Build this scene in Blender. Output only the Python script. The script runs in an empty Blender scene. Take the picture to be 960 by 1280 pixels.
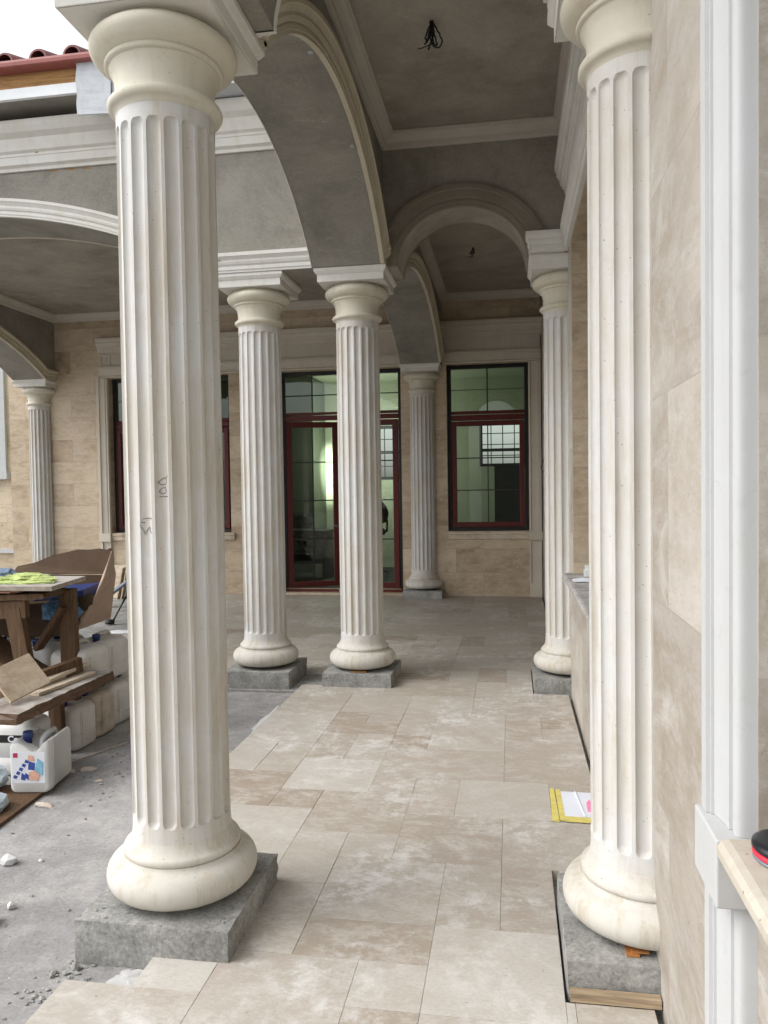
import bpy, bmesh, math, random
from mathutils import Vector, Matrix
random.seed(7)
PI = math.pi
scene = bpy.context.scene
COL = scene.collection

# ------------------------------------------------------------------ mesh kit
class MB:
    """collects geometry in world (or local) coordinates, builds ONE mesh object"""
    def __init__(s): s.v = []; s.f = []; s.sm = []; s.col = {}
    def add(s, vs, fs, smooth=False):
        o = len(s.v); s.v += [tuple(p) for p in vs]
        for f in fs: s.f.append(tuple(i + o for i in f)); s.sm.append(smooth)
        return s
    def box(s, x0, x1, y0, y1, z0, z1):
        vs = [(x0,y0,z0),(x1,y0,z0),(x1,y1,z0),(x0,y1,z0),(x0,y0,z1),(x1,y0,z1),(x1,y1,z1),(x0,y1,z1)]
        return s.add(vs, [(0,3,2,1),(4,5,6,7),(0,1,5,4),(1,2,6,5),(2,3,7,6),(3,0,4,7)])
    def hexa(s, b, t):   # bottom 4, top 4 (ccw seen from above)
        return s.add(list(b)+list(t), [(0,3,2,1),(4,5,6,7),(0,1,5,4),(1,2,6,5),(2,3,7,6),(3,0,4,7)])
    def beam(s, a, b, w, h, up=(0,0,1)):   # rectangular bar a->b
        a = Vector(a); b = Vector(b); d = (b-a).normalized(); up = Vector(up)
        sd = d.cross(up)
        if sd.length < 1e-4: sd = d.cross(Vector((1,0,0)))
        sd.normalize(); u = sd.cross(d)
        q = [sd*(-w/2)+u*(-h/2), sd*(w/2)+u*(-h/2), sd*(w/2)+u*(h/2), sd*(-w/2)+u*(h/2)]
        return s.add([a+p for p in q]+[b+p for p in q], [(0,1,2,3),(7,6,5,4),(0,4,5,1),(1,5,6,2),(2,6,7,3),(3,7,4,0)])
    def lathe(s, prof, cx=0, cy=0, n=48, smooth=True):
        k = len(prof); vs = []; fs = []
        for i in range(n):
            a = 2*PI*i/n
            for r, z in prof: vs.append((cx+r*math.cos(a), cy+r*math.sin(a), z))
        for i in range(n):
            j = (i+1) % n
            for m in range(k-1): fs.append((i*k+m, j*k+m, j*k+m+1, i*k+m+1))
        fs.append(tuple(i*k for i in range(n))[::-1]); fs.append(tuple(i*k+k-1 for i in range(n)))
        return s.add(vs, fs, smooth)
    def tube(s, pts, r, n=6):
        pts = [Vector(p) for p in pts]; vs = []; fs = []; m = len(pts)
        for i, p in enumerate(pts):
            d = (pts[min(i+1, m-1)] - pts[max(i-1, 0)]).normalized()
            a = d.cross(Vector((0.13, 0.31, 0.94)))
            if a.length < 1e-3: a = d.cross(Vector((1,0,0)))
            a.normalize(); b = d.cross(a)
            for k in range(n):
                t = 2*PI*k/n; vs.append(p + a*(r*math.cos(t)) + b*(r*math.sin(t)))
        for i in range(m-1):
            for k in range(n):
                l = (k+1) % n; fs.append((i*n+k, i*n+l, (i+1)*n+l, (i+1)*n+k))
        fs.append(tuple(range(n))[::-1]); fs.append(tuple((m-1)*n+k for k in range(n)))
        return s.add(vs, fs, True)
    def loft(s, rows, smooth=False, caps=True):   # rows: equal length closed profiles
        n = len(rows[0]); vs = [p for r in rows for p in r]; fs = []
        for i in range(len(rows)-1):
            for k in range(n):
                l = (k+1) % n; fs.append((i*n+k, i*n+l, (i+1)*n+l, (i+1)*n+k))
        if caps: fs.append(tuple(range(n))[::-1]); fs.append(tuple((len(rows)-1)*n+k for k in range(n)))
        return s.add(vs, fs, smooth)
    def blob(s, c, rx, ry, rz, seed=0, n=2, rough=.25):
        rnd = random.Random(seed); bm = bmesh.new(); bmesh.ops.create_icosphere(bm, subdivisions=n, radius=1)
        vs = []
        for v in bm.verts:
            k = 1 + rnd.uniform(-rough, rough)
            vs.append((c[0]+v.co.x*rx*k, c[1]+v.co.y*ry*k, c[2]+max(v.co.z*rz*k, -rz*.6)))
        fs = [tuple(v.index for v in f.verts) for f in bm.faces]; bm.free()
        return s.add(vs, fs)
    def build(s, name, mat, parent=None, bevel=0, sharp=None):
        off = Vector(base_of(parent)) if parent is not None else Vector((0,0,0))
        me = bpy.data.meshes.new(name)
        me.from_pydata([tuple(Vector(p)-off) for p in s.v], [], s.f)
        me.polygons.foreach_set('use_smooth', s.sm)
        bm = bmesh.new(); bm.from_mesh(me); bmesh.ops.recalc_face_normals(bm, faces=bm.faces); bm.to_mesh(me); bm.free()
        me.update(); me.materials.append(mat)
        o = bpy.data.objects.new(name, me); COL.objects.link(o)
        if parent is not None: o.parent = parent
        if bevel:
            b = o.modifiers.new('bevel', 'BEVEL'); b.width = bevel; b.segments = 2; b.limit_method = 'ANGLE'; b.angle_limit = math.radians(40)
        return o

def base_of(p):
    return p.get('_b', (0,0,0)) if p.parent is None else base_of(p.parent)
def thing(name, label, cat, loc=(0,0,0), group=None):
    o = bpy.data.objects.new(name, None); COL.objects.link(o); o.location = loc
    o['_b'] = tuple(float(c) for c in loc)
    o['label'] = label; o['category'] = cat
    if group: o['group'] = group
    o.empty_display_size = .1
    return o
def tag(o, label, cat, group=None):
    o['label'] = label; o['category'] = cat
    if group: o['group'] = group
    return o
def struct(o, kind='structure'):
    o['kind'] = kind; return o

# ------------------------------------------------------------------ materials
def mat(name):
    m = bpy.data.materials.new(name); m.use_nodes = True; nt = m.node_tree
    return m, nt, nt.nodes['Principled BSDF']
def N(nt, t, **kw):
    n = nt.nodes.new(t)
    for k, v in kw.items():
        if k.startswith('i_'): n.inputs[k[2:].replace('_', ' ')].default_value = v
        else: setattr(n, k, v)
    return n
def coords(nt, scale=(1,1,1), obj=False):
    if obj: src = N(nt, 'ShaderNodeTexCoord').outputs['Object']
    else: src = N(nt, 'ShaderNodeNewGeometry').outputs['Position']
    mp = N(nt, 'ShaderNodeMapping'); mp.inputs['Scale'].default_value = scale
    nt.links.new(src, mp.inputs['Vector']); return mp.outputs['Vector']
def noise(nt, vec, scale, detail=6, rough=.6, dist=0):
    n = N(nt, 'ShaderNodeTexNoise'); n.inputs['Scale'].default_value = scale; n.inputs['Detail'].default_value = detail
    n.inputs['Roughness'].default_value = rough; n.inputs['Distortion'].default_value = dist
    nt.links.new(vec, n.inputs['Vector']); return n.outputs['Fac']
def ramp(nt, fac, stops):
    r = N(nt, 'ShaderNodeValToRGB'); e = r.color_ramp.elements
    while len(e) < len(stops): e.new(.5)
    for el, (p, c) in zip(e, stops):
        el.position = p; el.color = (c, c, c, 1) if isinstance(c, (int, float)) else (*c, 1)
    nt.links.new(fac, r.inputs['Fac']); return r.outputs['Color']
def mix(nt, fac, a, b, mode='MIX'):
    m = N(nt, 'ShaderNodeMix', data_type='RGBA', blend_type=mode)
    for s, v in (('Factor', fac), ('A', a), ('B', b)):
        i = [x for x in m.inputs if x.name == s and (x.type == 'RGBA' if s != 'Factor' else x.type == 'VALUE')][0]
        if isinstance(v, (int, float)): i.default_value = v
        elif isinstance(v, tuple): i.default_value = (*v, 1)
        else: nt.links.new(v, i)
    return [x for x in m.outputs if x.type == 'RGBA'][0]
def bump(nt, bsdf, h, strength=.3, dist=.01):
    b = N(nt, 'ShaderNodeBump'); b.inputs['Strength'].default_value = strength; b.inputs['Distance'].default_value = dist
    nt.links.new(h, b.inputs['Height']); nt.links.new(b.outputs['Normal'], bsdf.inputs['Normal'])
def setc(nt, bsdf, c, rough=.7, spec=.3):
    if isinstance(c, tuple): bsdf.inputs['Base Color'].default_value = (*c, 1)
    else: nt.links.new(c, bsdf.inputs['Base Color'])
    if isinstance(rough, (int, float)): bsdf.inputs['Roughness'].default_value = rough
    else: nt.links.new(rough, bsdf.inputs['Roughness'])
    bsdf.inputs['Specular IOR Level'].default_value = spec

def simple(name, c, rough=.6, var=.12, scale=14, spec=.35, bs=.1, metal=0, obj=False):
    m, nt, b = mat(name); v = coords(nt, obj=obj); f = noise(nt, v, scale, 6, .65)
    lo = tuple(x*(1-var) for x in c); hi = tuple(min(1, x*(1+var)) for x in c)
    setc(nt, b, ramp(nt, f, [(.3, lo), (.7, hi)]), rough, spec); b.inputs['Metallic'].default_value = metal
    if bs: bump(nt, b, f, bs, .004)
    return m

def spots(nt, vec, scale, size, dens=1.6, jitter=1.):
    """sparse roundish specks: 1 inside a speck"""
    vo = N(nt, 'ShaderNodeTexVoronoi'); vo.inputs['Scale'].default_value = scale; vo.inputs['Randomness'].default_value = jitter
    nt.links.new(vec, vo.inputs['Vector'])
    wn = N(nt, 'ShaderNodeSeparateColor'); nt.links.new(vo.outputs['Color'], wn.inputs[0])
    k = N(nt, 'ShaderNodeMath', operation='MULTIPLY_ADD'); nt.links.new(wn.outputs[0], k.inputs[0]); k.inputs[1].default_value = size*dens; k.inputs[2].default_value = -size*(dens-.7)
    lt = N(nt, 'ShaderNodeMath', operation='LESS_THAN'); nt.links.new(vo.outputs['Distance'], lt.inputs[0]); nt.links.new(k.outputs[0], lt.inputs[1]); return lt.outputs[0]
def cast_stone(name, white, cream, dirt=.5):
    m, nt, b = mat(name); v = coords(nt); vs = coords(nt, (1, 1, .07)); v3 = coords(nt, (1, 1, .5))
    big = noise(nt, v, 2.6, 8, .66); streak = noise(nt, vs, 15, 8, .72); fine = noise(nt, v, 120, 4, .7); mid = noise(nt, v, 17, 9, .78); wear = noise(nt, v3, 6.5, 9, .74, .4)
    c = mix(nt, ramp(nt, big, [(.38, 0.), (.62, 1.)]), white, cream)
    c = mix(nt, ramp(nt, streak, [(.50, 0.), (.66, dirt)]), c, tuple(x*y for x, y in zip(cream, (.80, .72, .58))))
    c = mix(nt, ramp(nt, wear, [(.55, 0.), (.70, .45*dirt)]), c, tuple(x*y for x, y in zip(cream, (.70, .66, .58))))
    c = mix(nt, ramp(nt, mid, [(.57, 0.), (.72, .30)]), c, tuple(x*.66 for x in cream))
    c = mix(nt, ramp(nt, mid, [(.30, .35), (.42, 0.)]), c, tuple(min(.8, x*1.14) for x in white))
    pit = spots(nt, v, 85, .36, 7); chipm = spots(nt, v3, 13, .085, 9)
    if dirt > .15: c = mix(nt, pit, c, tuple(x*.60 for x in cream)); c = mix(nt, chipm, c, (.30, .27, .23))
    setc(nt, b, c, ramp(nt, mid, [(.3, .62), (.7, .88)]), .22)
    hh = mix(nt, .45, mid, fine)
    if dirt > .15: hh = mix(nt, pit, hh, (0., 0., 0.)); hh = mix(nt, chipm, hh, (0., 0., 0.))
    bump(nt, b, hh, .30 if dirt > .15 else .12, .004); return m

def travertine(name, tone, slab=(.92, .345), joint=True, dark=.74, grainy=1.0, stretch=(1, 1, 2.2), patch=0, jf=.6):
    """stone slabs on walls: joints from world position, horizontal veining, pores"""
    m, nt, b = mat(name); g = N(nt, 'ShaderNodeNewGeometry')
    sp = N(nt, 'ShaderNodeSeparateXYZ'); nt.links.new(g.outputs['Position'], sp.inputs[0])
    sn = N(nt, 'ShaderNodeSeparateXYZ'); nt.links.new(g.outputs['True Normal'], sn.inputs[0])
    ab = N(nt, 'ShaderNodeMath', operation='ABSOLUTE'); nt.links.new(sn.outputs[0], ab.inputs[0])
    gt = N(nt, 'ShaderNodeMath', operation='GREATER_THAN'); nt.links.new(ab.outputs[0], gt.inputs[0]); gt.inputs[1].default_value = .5
    mx = N(nt, 'ShaderNodeMix', data_type='FLOAT'); nt.links.new(gt.outputs[0], mx.inputs[0]); nt.links.new(sp.outputs[0], mx.inputs[2]); nt.links.new(sp.outputs[1], mx.inputs[3])
    cb = N(nt, 'ShaderNodeCombineXYZ'); nt.links.new(mx.outputs[0], cb.inputs[0]); nt.links.new(sp.outputs[2], cb.inputs[1])
    br = N(nt, 'ShaderNodeTexBrick'); nt.links.new(cb.outputs[0], br.inputs['Vector'])
    br.inputs['Scale'].default_value = 1; br.inputs['Brick Width'].default_value = slab[0]; br.inputs['Row Height'].default_value = slab[1]
    br.inputs['Mortar Size'].default_value = .0024 if joint else 0; br.inputs['Mortar Smooth'].default_value = .2; br.inputs['Bias'].default_value = 0
    br.inputs['Color1'].default_value = (0, 0, 0, 1); br.inputs['Color2'].default_value = (1, 1, 1, 1); br.inputs['Mortar'].default_value = (.5, .5, .5, 1)
    # per slab offset of the pattern
    off = N(nt, 'ShaderNodeVectorMath', operation='MULTIPLY_ADD'); nt.links.new(br.outputs['Color'], off.inputs[0]); off.inputs[1].default_value = (7, 5, 3); nt.links.new(g.outputs['Position'], off.inputs[2])
    mp = N(nt, 'ShaderNodeMapping'); mp.inputs['Scale'].default_value = stretch; nt.links.new(off.outputs[0], mp.inputs['Vector'])
    vv = mp.outputs['Vector']
    vein = noise(nt, vv, 2.4, 11, .72, .5); cloud = noise(nt, vv, 9, 10, .78, .25); grain = noise(nt, vv, 42, 6, .8)
    lo = tuple(x*dark*y for x, y in zip(tone, (.96, .9, .82))); hi = tuple(min(.8, x*1.16) for x in tone)
    c = ramp(nt, vein, [(.36, lo), (.5, tone), (.62, hi)])
    c = mix(nt, ramp(nt, cloud, [(.47, 0.), (.60, .75*grainy)]), c, tuple(min(.8, x*1.22) for x in (tone[0], tone[1]*1.03, tone[2]*1.1)))
    c = mix(nt, ramp(nt, grain, [(.5, 0.), (.66, .45*grainy)]), c, lo)
    c = mix(nt, .28, c, br.outputs['Color'], 'SOFT_LIGHT')
    if patch: c = mix(nt, ramp(nt, noise(nt, vv, 3.4, 9, .74, 1.0), [(.52, 0.), (.66, patch)]), c, (.56, .545, .51))
    mp2 = N(nt, 'ShaderNodeMapping'); mp2.inputs['Scale'].default_value = (1, 1, 1.8); nt.links.new(off.outputs[0], mp2.inputs['Vector'])
    pore = ramp(nt, noise(nt, mp2.outputs['Vector'], 46, 6, .74, .3), [(.635, 0.), (.68, 1.)])
    c = mix(nt, pore, c, tuple(x*.5 for x in lo))
    if joint: c = mix(nt, ramp(nt, br.outputs['Fac'], [(0., 0.), (1., jf)]), c, tuple(x*.45 for x in tone))
    setc(nt, b, c, .55, .3)
    h = mix(nt, pore, mix(nt, .5, grain, cloud), (0., 0., 0.)); bump(nt, b, h, .3, .006)
    return m

M = {}
M['shaft'] = cast_stone('cast_stone_shaft', (.575, .572, .555), (.54, .513, .462), .62)
M['cap'] = cast_stone('cast_stone_capital', (.60, .57, .485), (.575, .53, .425), .3)
M['base'] = cast_stone('cast_stone_base', (.56, .543, .497), (.52, .492, .433), .75)
M['mould'] = cast_stone('cast_stone_moulding', (.67, .66, .625), (.63, .61, .555), .25)
M['mould_warm'] = cast_stone('cast_stone_archivolt', (.54, .49, .385), (.50, .445, .335), .3)
M['mould_soft'] = cast_stone('cast_stone_ceiling_cornice', (.56, .52, .46), (.52, .475, .41), .2)
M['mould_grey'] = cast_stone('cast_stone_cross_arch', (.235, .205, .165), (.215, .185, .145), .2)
M['surround'] = cast_stone('cast_stone_window_surround', (.58, .53, .45), (.55, .49, .40), .2)
M['casing'] = cast_stone('cast_stone_casing', (.47, .478, .482), (.455, .46, .455), .12)
M['trav'] = travertine('travertine_wall', (.47, .375, .265), (.80, .345), patch=.25, dark=.80, grainy=.85)
M['trav_side'] = travertine('travertine_side_wall', (.38, .345, .298), (.92, .62), grainy=.8, stretch=(1, .42, 1.0), patch=.6, dark=.88, jf=.3)
M['trav_plain'] = travertine('travertine_piece', (.50, .42, .32), joint=False)
M['trav_tile'] = travertine('travertine_loose_tile', (.44, .36, .26), joint=False)

def plaster(name, c, streak=True):
    m, nt, b = mat(name); v = coords(nt); vs = coords(nt, (1.2, 1.2, 7))
    a = noise(nt, v, 1.7, 11, .72, .3); s = noise(nt, vs, 5, 10, .78, .3); f = noise(nt, v, 75, 5, .75); sw = noise(nt, coords(nt, (2.2, 2.2, 16)), 2.4, 10, .8, .6)
    col = ramp(nt, a, [(.34, tuple(x*.74 for x in c)), (.5, c), (.64, tuple(x*1.18 for x in c))])
    col = mix(nt, ramp(nt, s, [(.54, 0.), (.66, .32)]), col, tuple(x*1.42 for x in c))
    col = mix(nt, ramp(nt, sw, [(.60, 0.), (.68, .45)]), col, tuple(x*1.8 for x in c))
    col = mix(nt, ramp(nt, sw, [(.32, .40), (.40, 0.)]), col, tuple(x*.66 for x in c))
    col = mix(nt, .22, col, ramp(nt, f, [(.35, .15), (.65, .85)]), 'SOFT_LIGHT')
    setc(nt, b, col, .88, .15); bump(nt, b, mix(nt, .65, f, sw), .22, .004); return m
M['plaster'] = plaster('grey_render', (.262, .247, .212))
M['plaster_in'] = plaster('grey_brown_render', (.32, .295, .25))

def concrete(name, c, wet=False):
    m, nt, b = mat(name); v = coords(nt)
    a = noise(nt, v, 4.5, 11, .76, .3); f = noise(nt, v, 65, 6, .8); p = noise(nt, v, 22, 8, .8)
    col = ramp(nt, a, [(.36, tuple(x*.66 for x in c)), (.5, c), (.64, tuple(x*1.38 for x in c))])
    col = mix(nt, ramp(nt, p, [(.55, 0.), (.68, .4)]), col, tuple(min(.8, x*1.5) for x in c))
    col = mix(nt, ramp(nt, p, [(.33, .35), (.42, 0.)]), col, tuple(x*.5 for x in c))
    col = mix(nt, .6, col, ramp(nt, f, [(.35, .15), (.65, .85)]), 'SOFT_LIGHT')
    pores = spots(nt, v, 55, .30, 4); col = mix(nt, pores, col, tuple(x*.35 for x in c))
    setc(nt, b, col, .9, .15); hh = mix(nt, pores, mix(nt, .45, f, p), (0., 0., 0.)); bump(nt, b, hh, .6, .008); return m
M['plinth'] = concrete('raw_concrete', (.275, .272, .255))

def screed():
    m, nt, b = mat('dusty_screed'); v = coords(nt)
    a = noise(nt, v, .9, 11, .72, .5); d = noise(nt, v, 3.2, 12, .78, .3); f = noise(nt, v, 60, 6, .8); vv = noise(nt, v, 15, 10, .82)
    col = ramp(nt, a, [(.36, (.215, .21, .205)), (.5, (.28, .274, .268)), (.64, (.345, .337, .328))])
    col = mix(nt, ramp(nt, d, [(.48, 0.), (.60, .6)]), col, (.44, .42, .40))
    col = mix(nt, ramp(nt, d, [(.34, .55), (.44, 0.)]), col, (.20, .193, .186))
    col = mix(nt, ramp(nt, vv, [(.56, 0.), (.66, .65)]), col, (.17, .165, .16))
    col = mix(nt, ramp(nt, vv, [(.30, .5), (.38, 0.)]), col, (.50, .485, .465))
    col = mix(nt, .4, col, ramp(nt, f, [(.35, .15), (.65, .85)]), 'SOFT_LIGHT')
    grit = spots(nt, v, 48, .28, 4); col = mix(nt, grit, col, (.13, .125, .12)); gr2 = spots(nt, coords(nt, (1.1, .9, 1)), 31, .22, 5); col = mix(nt, gr2, col, (.52, .50, .47))
    setc(nt, b, col, .93, .1); hh = mix(nt, grit, mix(nt, .6, f, vv), (1., 1., 1.)); bump(nt, b, hh, .4, .010); return m
M['screed'] = screed()

def floor_tile():
    m, nt, b = mat('travertine_floor'); g = N(nt, 'ShaderNodeNewGeometry')
    at = N(nt, 'ShaderNodeAttribute', attribute_name='tone')
    sep = N(nt, 'ShaderNodeSeparateColor'); nt.links.new(at.outputs['Color'], sep.inputs[0])
    off = N(nt, 'ShaderNodeVectorMath', operation='MULTIPLY_ADD'); nt.links.new(at.outputs['Color'], off.inputs[0]); off.inputs[1].default_value = (13, 17, 9); nt.links.new(g.outputs['Position'], off.inputs[2])
    mp = N(nt, 'ShaderNodeMapping'); mp.inputs['Scale'].default_value = (1.15, 2.1, 1); nt.links.new(off.outputs[0], mp.inputs['Vector']); v = mp.outputs['Vector']
    a = noise(nt, v, 2.0, 12, .74, .35); c2 = noise(nt, v, 6.5, 12, .80, .3); f = noise(nt, v, 48, 6, .8)
    base = ramp(nt, sep.outputs['Red'], [(0., (.265, .21, .16)), (.3, (.345, .305, .255)), (.6, (.395, .36, .315)), (1., (.475, .452, .412))])
    col = mix(nt, ramp(nt, a, [(.38, .30), (.52, 0.)]), base, (.33, .265, .20))
    col = mix(nt, ramp(nt, c2, [(.48, 0.), (.58, .44)]), col, (.53, .505, .46))
    col = mix(nt, ramp(nt, f, [(.5, 0.), (.66, .40)]), col, (.31, .26, .205))
    col = mix(nt, ramp(nt, f, [(.34, .35), (.44, 0.)]), col, (.62, .60, .56))
    mpp = N(nt, 'ShaderNodeMapping'); mpp.inputs['Scale'].default_value = (.55, 1, 1); nt.links.new(v, mpp.inputs['Vector'])
    big_p = spots(nt, mpp.outputs['Vector'], 26, .16); pore = ramp(nt, noise(nt, v, 30, 7, .78, .3), [(.655, 0.), (.69, .9)]); col = mix(nt, pore, col, (.20, .155, .115)); col = mix(nt, big_p, col, (.17, .135, .10))
    # building dust lying over the joints
    w = noise(nt, g.outputs['Position'], 1.3, 12, .74, .5); w2 = noise(nt, g.outputs['Position'], 11, 10, .8, .2)
    dust = N(nt, 'ShaderNodeMath', operation='MULTIPLY'); nt.links.new(ramp(nt, w, [(.49, 0.), (.60, 1.)]), dust.inputs[0]); nt.links.new(ramp(nt, w2, [(.45, 0.), (.56, .75)]), dust.inputs[1])
    col = mix(nt, dust.outputs[0], col, (.60, .59, .57))
    ro = ramp(nt, c2, [(.35, .40), (.62, .62)])
    setc(nt, b, col, ro, .4); bump(nt, b, mix(nt, pore, mix(nt, .5, f, c2), (0., 0., 0.)), .14, .005); return m
M['tile'] = floor_tile()

def wood(name, c, axis=(14, 14, 1.2), rough=.75, dust=0):
    m, nt, b = mat(name); v = coords(nt, axis, obj=True); v2 = coords(nt, obj=True)
    a = noise(nt, v, 3.0, 8, .65, 1.2); s = noise(nt, v2, 6, 6, .6)
    col = ramp(nt, a, [(.3, tuple(x*.5 for x in c)), (.55, c), (.75, tuple(x*1.35 for x in c))])
    if dust:
        gn = N(nt, 'ShaderNodeNewGeometry'); sz = N(nt, 'ShaderNodeSeparateXYZ'); nt.links.new(gn.outputs['True Normal'], sz.inputs[0])
        up = N(nt, 'ShaderNodeMath', operation='MULTIPLY'); nt.links.new(ramp(nt, sz.outputs[2], [(.6, .08), (.8, 1.)]), up.inputs[0]); nt.links.new(ramp(nt, s, [(.3, .25*dust), (.58, dust)]), up.inputs[1])
        col = mix(nt, up.outputs[0], col, (.40, .375, .345))
    setc(nt, b, col, rough, .2); bump(nt, b, a, .25, .004); return m
M['wood'] = wood('old_formwork_timber', (.115, .068, .038))
M['wood_y'] = wood('old_plank', (.125, .07, .04), (14, 1.2, 14), dust=.9)
M['wood_dusty'] = wood('dusty_board', (.34, .29, .24), (3, 3, 3), dust=.9)
M['pine'] = wood('raw_pine', (.36, .275, .18), (1.2, 14, 14))
M['fascia'] = wood('fascia_timber', (.42, .24, .10), (1.0, 12, 12))
M['card'] = simple('cardboard', (.085, .057, .038), .85, .12, 9, .1, .05)
M['card_in'] = simple('cardboard_pale', (.40, .30, .235), .85, .1, 9, .1, .05)
M['red'] = simple('dark_red_window_frame', (.095, .014, .011), .45, .2, 18, .3, .03)
M['black'] = simple('black_profile', (.012, .011, .011), .45, .2, 18, .4, 0)
M['muntin'] = simple('dark_glazing_bar', (.02, .022, .02), .5, .1, 18, .4, 0)
M['roof'] = simple('clay_roof_tile', (.17, .05, .043), .5, .3, 9, .4, .1)
M['gutter'] = simple('brown_red_gutter', (.30, .095, .08), .45, .1, 5, .4, 0)
M['foil'] = simple('silver_membrane', (.46, .48, .50), .5, .12, 14, .4, .3)
M['flash'] = simple('white_sheet_edge', (.74, .76, .76), .5, .06, 4, .4, 0)
M['wire'] = simple('black_cable', (.012, .012, .012), .5, .1, 9, .4, 0)
M['paper'] = simple('white_paper', (.66, .69, .76), .7, .06, 6, .2, .1)
M['tape'] = simple('yellow_masking_tape', (.60, .52, .15), .6, .15, 25, .3, .1)
M['pink'] = simple('pink_marker_sheet', (.80, .25, .45), .6, .1, 25, .3, .1)
M['glove'] = simple('lime_fabric', (.43, .50, .20), .85, .35, 45, .1, .8)
M['glove2'] = simple('grey_blue_fabric', (.20, .26, .36), .85, .4, 40, .1, .6)
M['blue'] = simple('blue_plastic', (.018, .035, .14), .4, .15, 20, .4, 0)
M['bluebag'] = simple('blue_white_bag', (.10, .22, .38), .6, .9, 30, .3, .2)
M['steel'] = simple('galvanised_profile', (.20, .235, .28), .45, .15, 20, .5, .05, .3)
M['orange'] = simple('orange_shim', (.36, .15, .045), .6, .15, 20, .3, .1)
M['white_stone'] = simple('white_stone_chip', (.58, .58, .57), .8, .15, 40, .2, .5)
M['chip'] = simple('pale_stone_chip', (.50, .43, .36), .85, .15, 40, .2, .4)
M['foam'] = simple('pale_bag', (.42, .50, .53), .6, .12, 14, .3, .3)
M['green_wall'] = simple('green_room_wall', (.38, .425, .32), .8, .05, 3, .2, 0)
M['green_shade'] = simple('shaded_green_wall', (.10, .12, .085), .8, .05, 3, .2, 0)  # room green darkened to paint an unlit wall face
M['dark'] = simple('dark_interior', (.02, .02, .02), .7, .2, 9, .2, 0)
M['charcoal'] = simple('charcoal_fabric', (.03, .032, .035), .8, .2, 30, .2, .1)
M['disc_red'] = simple('red_disc_edge', (.62, .03, .06), .45, .1, 20, .4, 0)
M['disc_blk'] = simple('black_disc_pad', (.008, .009, .012), .35, .2, 20, .5, .1)
M['dustsill'] = concrete('dusty_sill', (.33, .315, .30)); M['sillstone'] = cast_stone('pale_sill_stone', (.50, .465, .40), (.40, .345, .275), .4)
M['lead'] = simple('graphite_pencil', (.16, .155, .15), .6, .1, 20, .3, 0)
M['lbl_black'] = simple('label_black', (.015, .013, .013), .5, .05, 9, .3, 0)
M['lbl_red'] = simple('label_crimson', (.42, .035, .08), .5, .12, 30, .3, 0)
M['lbl_white'] = simple('label_white', (.66, .67, .70), .5, .04, 9, .3, 0)
M['lbl_blue'] = simple('label_blue', (.04, .07, .28), .5, .3, 30, .3, 0)
M['lbl_teal'] = simple('label_teal', (.20, .42, .55), .5, .3, 30, .3, 0)
M['lbl_peach'] = simple('label_peach', (.62, .36, .26), .5, .15, 30, .3, 0)
M['rust'] = simple('rust_stain', (.30, .185, .085), .85, .3, 30, .1, 0)
M['adhesive'] = simple('white_tile_adhesive', (.46, .46, .45), .9, .12, 30, .1, .6)

def canplastic():
    m, nt, b = mat('white_can_plastic'); v = coords(nt, obj=True)
    a = noise(nt, v, 7, 7, .65); f = noise(nt, v, 30, 6, .7)
    c = ramp(nt, a, [(.3, (.54, .52, .475)), (.7, (.64, .625, .59))]); c = mix(nt, ramp(nt, f, [(.55, 0.), (.75, .5)]), c, (.34, .26, .19))
    setc(nt, b, c, .45, .4); b.inputs['Subsurface Weight'].default_value = 0; return m
M['can'] = canplastic()
M['can_stained'] = simple('brown_stained_plastic', (.50, .43, .35), .55, .3, 9, .3, .05, 0, True)
M['can_clean'] = simple('clean_can_plastic', (.60, .60, .58), .42, .07, 6, .4, 0)

def glass():
    m = bpy.data.materials.new('window_glass'); m.use_nodes = True; nt = m.node_tree; nt.nodes.clear()
    o = N(nt, 'ShaderNodeOutputMaterial'); t = N(nt, 'ShaderNodeBsdfTransparent'); t.inputs[0].default_value = (.72, .76, .72, 1)
    g = N(nt, 'ShaderNodeBsdfGlossy'); g.inputs['Roughness'].default_value = .01; g.inputs[0].default_value = (.95, 1, .97, 1)
    fr = N(nt, 'ShaderNodeFresnel'); fr.inputs['IOR'].default_value = 1.45
    mx = N(nt, 'ShaderNodeMixShader'); nt.links.new(fr.outputs[0], mx.inputs[0]); nt.links.new(t.outputs[0], mx.inputs[1]); nt.links.new(g.outputs[0], mx.inputs[2]); nt.links.new(mx.outputs[0], o.inputs[0])
    return m
M['glass'] = glass()

# ------------------------------------------------------------------ key dimensions (metres, camera foot at 0,0)
WX = .44          # aisle side of the right wall
WY = 11.21        # porch side of the rear wall
SPR = 3.345       # springing / abacus top
BX0, BX1 = -1.54, -.98     # arcade beam
FY0, FY1 = 6.02, 6.58      # porch front wall
LX0, LX1 = -7.60, -7.06    # left porch beam
CEIL = 4.36
TOP = 4.95
COLS = [(-1.24, 2.72), (-2.08, 6.30), (-1.24, 6.30), (-1.27, WY), (-7.33, WY), (WX, 2.72), (WX, 6.30)]

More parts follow.
